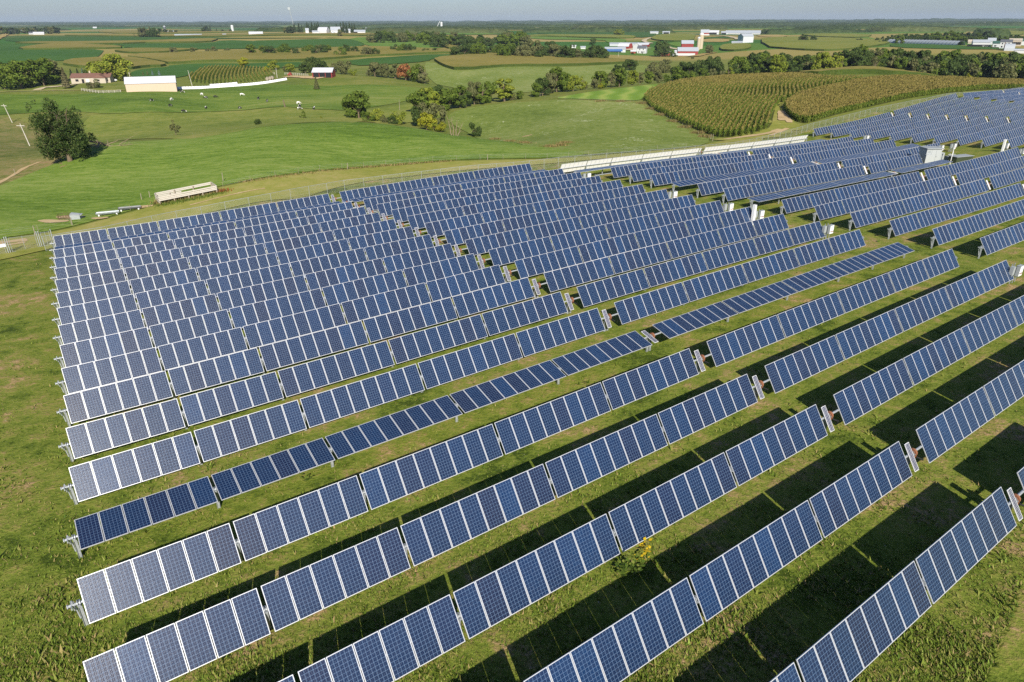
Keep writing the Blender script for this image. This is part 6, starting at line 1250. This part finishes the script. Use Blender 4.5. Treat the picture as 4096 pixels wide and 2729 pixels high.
def greenhouse():
    a, c = at(*ORG(O3, 1155, 386)), at(*ORG(O3, 1788, 406)); root = empty('greenhouse', a); d = (c-a); n = 42; b = MB(); rb = MB(); e = d.normalized(); nn = Vector((-e.y, e.x, 0)); W2 = 5.0; m = 8
    for i in range(n+1):
        q = a+d*i/n; q = Vector((q.x, q.y, tz(q.x, q.y)))-root.location
        for k in range(m+1): b.v.append(tuple(q+nn*math.cos(PI*k/m)*-W2+Vector((0, 0, -.3+math.sin(PI*k/m)*4.6))))
        if i % 2 == 0:
            pr = [q+nn*math.cos(PI*k/m)*-(W2+.08)+Vector((0, 0, -.3+math.sin(PI*k/m)*4.7)) for k in range(m+1)]
            for s, t_ in zip(pr[:-1], pr[1:]): rb.tube(s, t_, .22, n=4, cap=False)
    for i in range(n):
        for k in range(m): b.f.append([i*(m+1)+k, i*(m+1)+k+1, (i+1)*(m+1)+k+1, (i+1)*(m+1)+k]); b.m.append(0)
    b.obj('cover', new_mat('cloudy_film', .3, (.42, .47, .5)), root); rb.obj('hoop', B_['dgrey'], root); tag(root, 'very long grey greenhouse tunnel above the right treeline', 'greenhouse')
greenhouse()
ribbon('gravel_road', [at(*ORG(O2, x, y)) for x, y in ((1365, 342), (1310, 355), (1285, 370), (1310, 384), (1360, 394))], 7, MAT_GRAVEL, .45); ribbon('gravel_road', [at(*ORG(O2, x, y)) for x, y in ((1490, 425), (1530, 436), (1620, 448))], 8, MAT_GRAVEL, .45); ribbon('gravel_road', [at(*ORG(O2, x, y)) for x, y in ((1690, 309), (1800, 314), (1950, 320), (2050, 330), (2110, 345), (2140, 358))], 9, MAT_GRAVEL, .5)
ribbon('farmyard', [at(*ORG(O2, x, y)) for x, y in ((1140, 455), (1200, 440), (1340, 435))], 12, MAT_GRAVEL, .4); ribbon('farmyard', [at(*ORG(O2, x, y)) for x, y in ((1720, 512), (1830, 490), (1900, 475))], 14, MAT_STUB, .4); ribbon('gravel_road', [at(*ORG(O0, x, y)) for x, y in ((-60, 360), (20, 330), (60, 305), (110, 300))], 14, MAT_STUB, .5)
ribbon('farmyard', [at(*ORG(O1, x, y)) for x, y in ((330, 690), (440, 692), (560, 700), (640, 705))], 7, MAT_DIRT, .2)

# ------------------------------------------------------------------ cows
MAT_COW = None
def cow_mat(name, bias):
    m = new_mat(name, .8); t = NT(m); oi = t.n('ShaderNodeObjectInfo'); ad = t.n('ShaderNodeVectorMath', operation='ADD'); t.l(t.coord(), ad.inputs[0]); t.l(oi.outputs['Location'], ad.inputs[1])
    n = t.noise(ad.outputs[0], 1.3, 1, .4); f = t.math('GREATER_THAN', n, bias); t.col(t.mix(f, (.02, .02, .02), (.78, .76, .72))); return m
def cow_mesh(graze, mat, name):
    bm = bmesh.new(); J = {}; sk = []
    def v(k, x, y, z, r): J[k] = bm.verts.new((x, y, z)); sk.append((k, r))
    v('hip', -.75, 0, 1.15, .32); v('mid', 0, 0, 1.08, .40); v('sh', .65, 0, 1.12, .33); v('rump', -.98, 0, 1.12, .2)
    if graze: v('nk', 1.05, 0, .95, .17); v('hd', 1.32, 0, .52, .13); v('mz', 1.42, 0, .18, .085)
    else: v('nk', 1.05, 0, 1.35, .17); v('hd', 1.35, 0, 1.5, .14); v('mz', 1.68, 0, 1.38, .09)
    v('t1', -1.08, 0, 1.0, .04); v('t2', -1.1, 0, .5, .035)
    E = [('hip', 'mid'), ('mid', 'sh'), ('hip', 'rump'), ('sh', 'nk'), ('nk', 'hd'), ('hd', 'mz'), ('rump', 't1'), ('t1', 't2')]
    for s, sd in ((-1, 'l'), (1, 'r')):
        v('fk'+sd, .6, .2*s, .78, .12); v('fn'+sd, .62, .2*s, .42, .07); v('ff'+sd, .6, .2*s, .04, .06); v('bk'+sd, -.7, .22*s, .8, .15); v('bh'+sd, -.9, .22*s, .48, .075); v('bf'+sd, -.82, .22*s, .04, .06)
        E += [('sh', 'fk'+sd), ('fk'+sd, 'fn'+sd), ('fn'+sd, 'ff'+sd), ('hip', 'bk'+sd), ('bk'+sd, 'bh'+sd), ('bh'+sd, 'bf'+sd)]; v('e'+sd, J['hd'].co.x-.08, .22*s, J['hd'].co.z+.08, .035); E.append(('hd', 'e'+sd))
    for a, c in E: bm.edges.new((J[a], J[c]))
    me = bpy.data.meshes.new(name); bm.to_mesh(me); bm.free(); o = bpy.data.objects.new(name, me); COL.objects.link(o); o.modifiers.new('skin', 'SKIN'); sl_ = me.skin_vertices[0].data
    for i, (k, r) in enumerate(sk): sl_[i].radius = (r*(.85 if k in ('mid', 'hip', 'sh') else 1), r)
    sl_[1].use_root = True; sb = o.modifiers.new('sub', 'SUBSURF'); sb.levels = 1; dg = bpy.context.evaluated_depsgraph_get(); dg.update(); m2 = bpy.data.meshes.new_from_object(o.evaluated_get(dg)); bpy.data.objects.remove(o); m2.materials.clear(); m2.materials.append(mat)
    m2.polygons.foreach_set('use_smooth', [True]*len(m2.polygons)); m2.name = name; return m2
mb, mw = cow_mat('holstein_coat', .6), cow_mat('mostly_white_coat', .33)
CM = {(g, w_): cow_mesh(g, mw if w_ else mb, 'cow') for g in (0, 1) for w_ in (0, 1)}
COWS = [(607, 407, 0, 1, 1.3, 'standing toward the camera, leftmost of the herd'), (687, 403, 1, 1, 1.4, 'pale cow third from the left, head down'), (682, 428, 0, 1, 1.2, 'just below the pale cow'), (729, 373, 0, 1, .3, 'nearest the right end of the tan shed'), (808, 383, 1, 1, 2.6, 'pale cow below the start of the bale line'), (824, 396, 0, 1, 3.0, 'dark-bodied, right under the pale cow by the bales'), (863, 393, 0, 1, .5, 'right of the dark-bodied cow'), (969, 384, 1, 1, 0.2, 'almost white, under the middle of the bale line'),
        (1034, 400, 0, 0, 1.5, 'alone on the slope right of the white cow'), (825, 437, 0, 1, 1.6, 'facing away in the lower middle of the herd'), (960, 438, 0, 1, 1.2, 'black, alone at the lower right of the herd'), (736, 451, 0, 1, .1, 'grazing broadside, lowest of the herd'), (1069, 410, 0, 0, 1.6, 'small and dark near the leaning post'), (1195, 418, 1, 1, .8, 'pale, upper of three by the thin shrub tree'), (1199, 430, 0, 1, 1.4, 'dark, middle of three by the thin shrub tree'), (1199, 441, 0, 1, .2, 'lowest of three by the thin shrub tree'), (1256, 441, 0, 0, 1.5, 'rightmost of the herd, small in the valley')]
for x, y, w_, g, rz, l in COWS:
    o = bpy.data.objects.new('cow', CM[(g, w_)]); COL.objects.link(o); o.location = at(x, y); o.rotation_euler = (0, 0, rz); o.scale = (.95,)*3; tag(o, ('white cow ' if w_ else 'black and white cow ')+l.replace('pale cow ', '').replace('almost white, ', ''), 'cow', 'grazing dairy cows')
b = MB(); b.tube((0, 0, -.3), (-.5, 0, 3.4), .35, .2, 7); o = b.obj('tree_stump', MAT_BARK, None, at(1141, 430)); tag(o, 'tall leaning brown stump in the valley pasture', 'tree stump')
# weeds and flowers between the rows
def sprig(px, py, mat, n, h, lab, name='weed_plant'):
    p = at(px, py); b = MB(); g = random.Random(px)
    for i in range(n):
        a = g.uniform(0, 6.28); t = g.uniform(.2, 1); q = Vector((g.uniform(-.3, .3)*t, g.uniform(-.3, .3)*t, h*t)); s = .12*g.uniform(.6, 1.3); d1 = Vector((math.cos(a), math.sin(a), .3))*s*1.6; d2 = Vector((-math.sin(a), math.cos(a), 0))*s*.6
        b.add([q, q+d1*.5+d2, q+d1, q+d1*.5-d2], [[0, 1, 2, 3]])
    o = b.obj(name, mat, None, p); tag(o, lab, 'weed')
MY = new_mat('goldenrod_yellow', .8, sr(196, 168, 30))
sprig(2557, 2205, MY, 12, .7, 'yellow goldenrod clump in the grass gap, upper of three', 'goldenrod'); sprig(2582, 2217, MY, 9, .6, 'yellow goldenrod clump, middle of three', 'goldenrod'); sprig(2560, 2252, MY, 9, .6, 'yellow goldenrod clump, lowest of three', 'goldenrod')
sprig(2490, 2310, MG_, 60, .9, 'bright green leafy weed below the goldenrod'); sprig(2515, 2290, MG_, 50, .9, 'leafy weed right above the bright one'); sprig(2548, 2298, MG_, 26, .5, 'small leafy weed right of the bright one'); sprig(1010, 1487, MG_, 40, 1.2, 'tall green weed poking up before a panel at the left'); sprig(1230, 1927, MG_, 26, .4, 'small weed beneath the dark level row')

# ------------------------------------------------------------------ haze
def haze():
    me = MB().box(-15300, 15300, -15300, 15300, -75, 110).mesh('haze'); m = bpy.data.materials.new('haze'); m.use_nodes = True; n = m.node_tree; n.nodes.clear(); o = n.nodes.new('ShaderNodeOutputMaterial'); v = n.nodes.new('ShaderNodeVolumePrincipled')
    v.inputs['Color'].default_value = (.62, .78, 1.0, 1); v.inputs['Density'].default_value = 5.5e-5; v.inputs['Anisotropy'].default_value = 0.0; n.links.new(v.outputs[0], o.inputs['Volume']); me.materials.append(m); tag(link('haze', me), kind='stuff', label='thin blue haze over the far country', cat='haze')
haze()
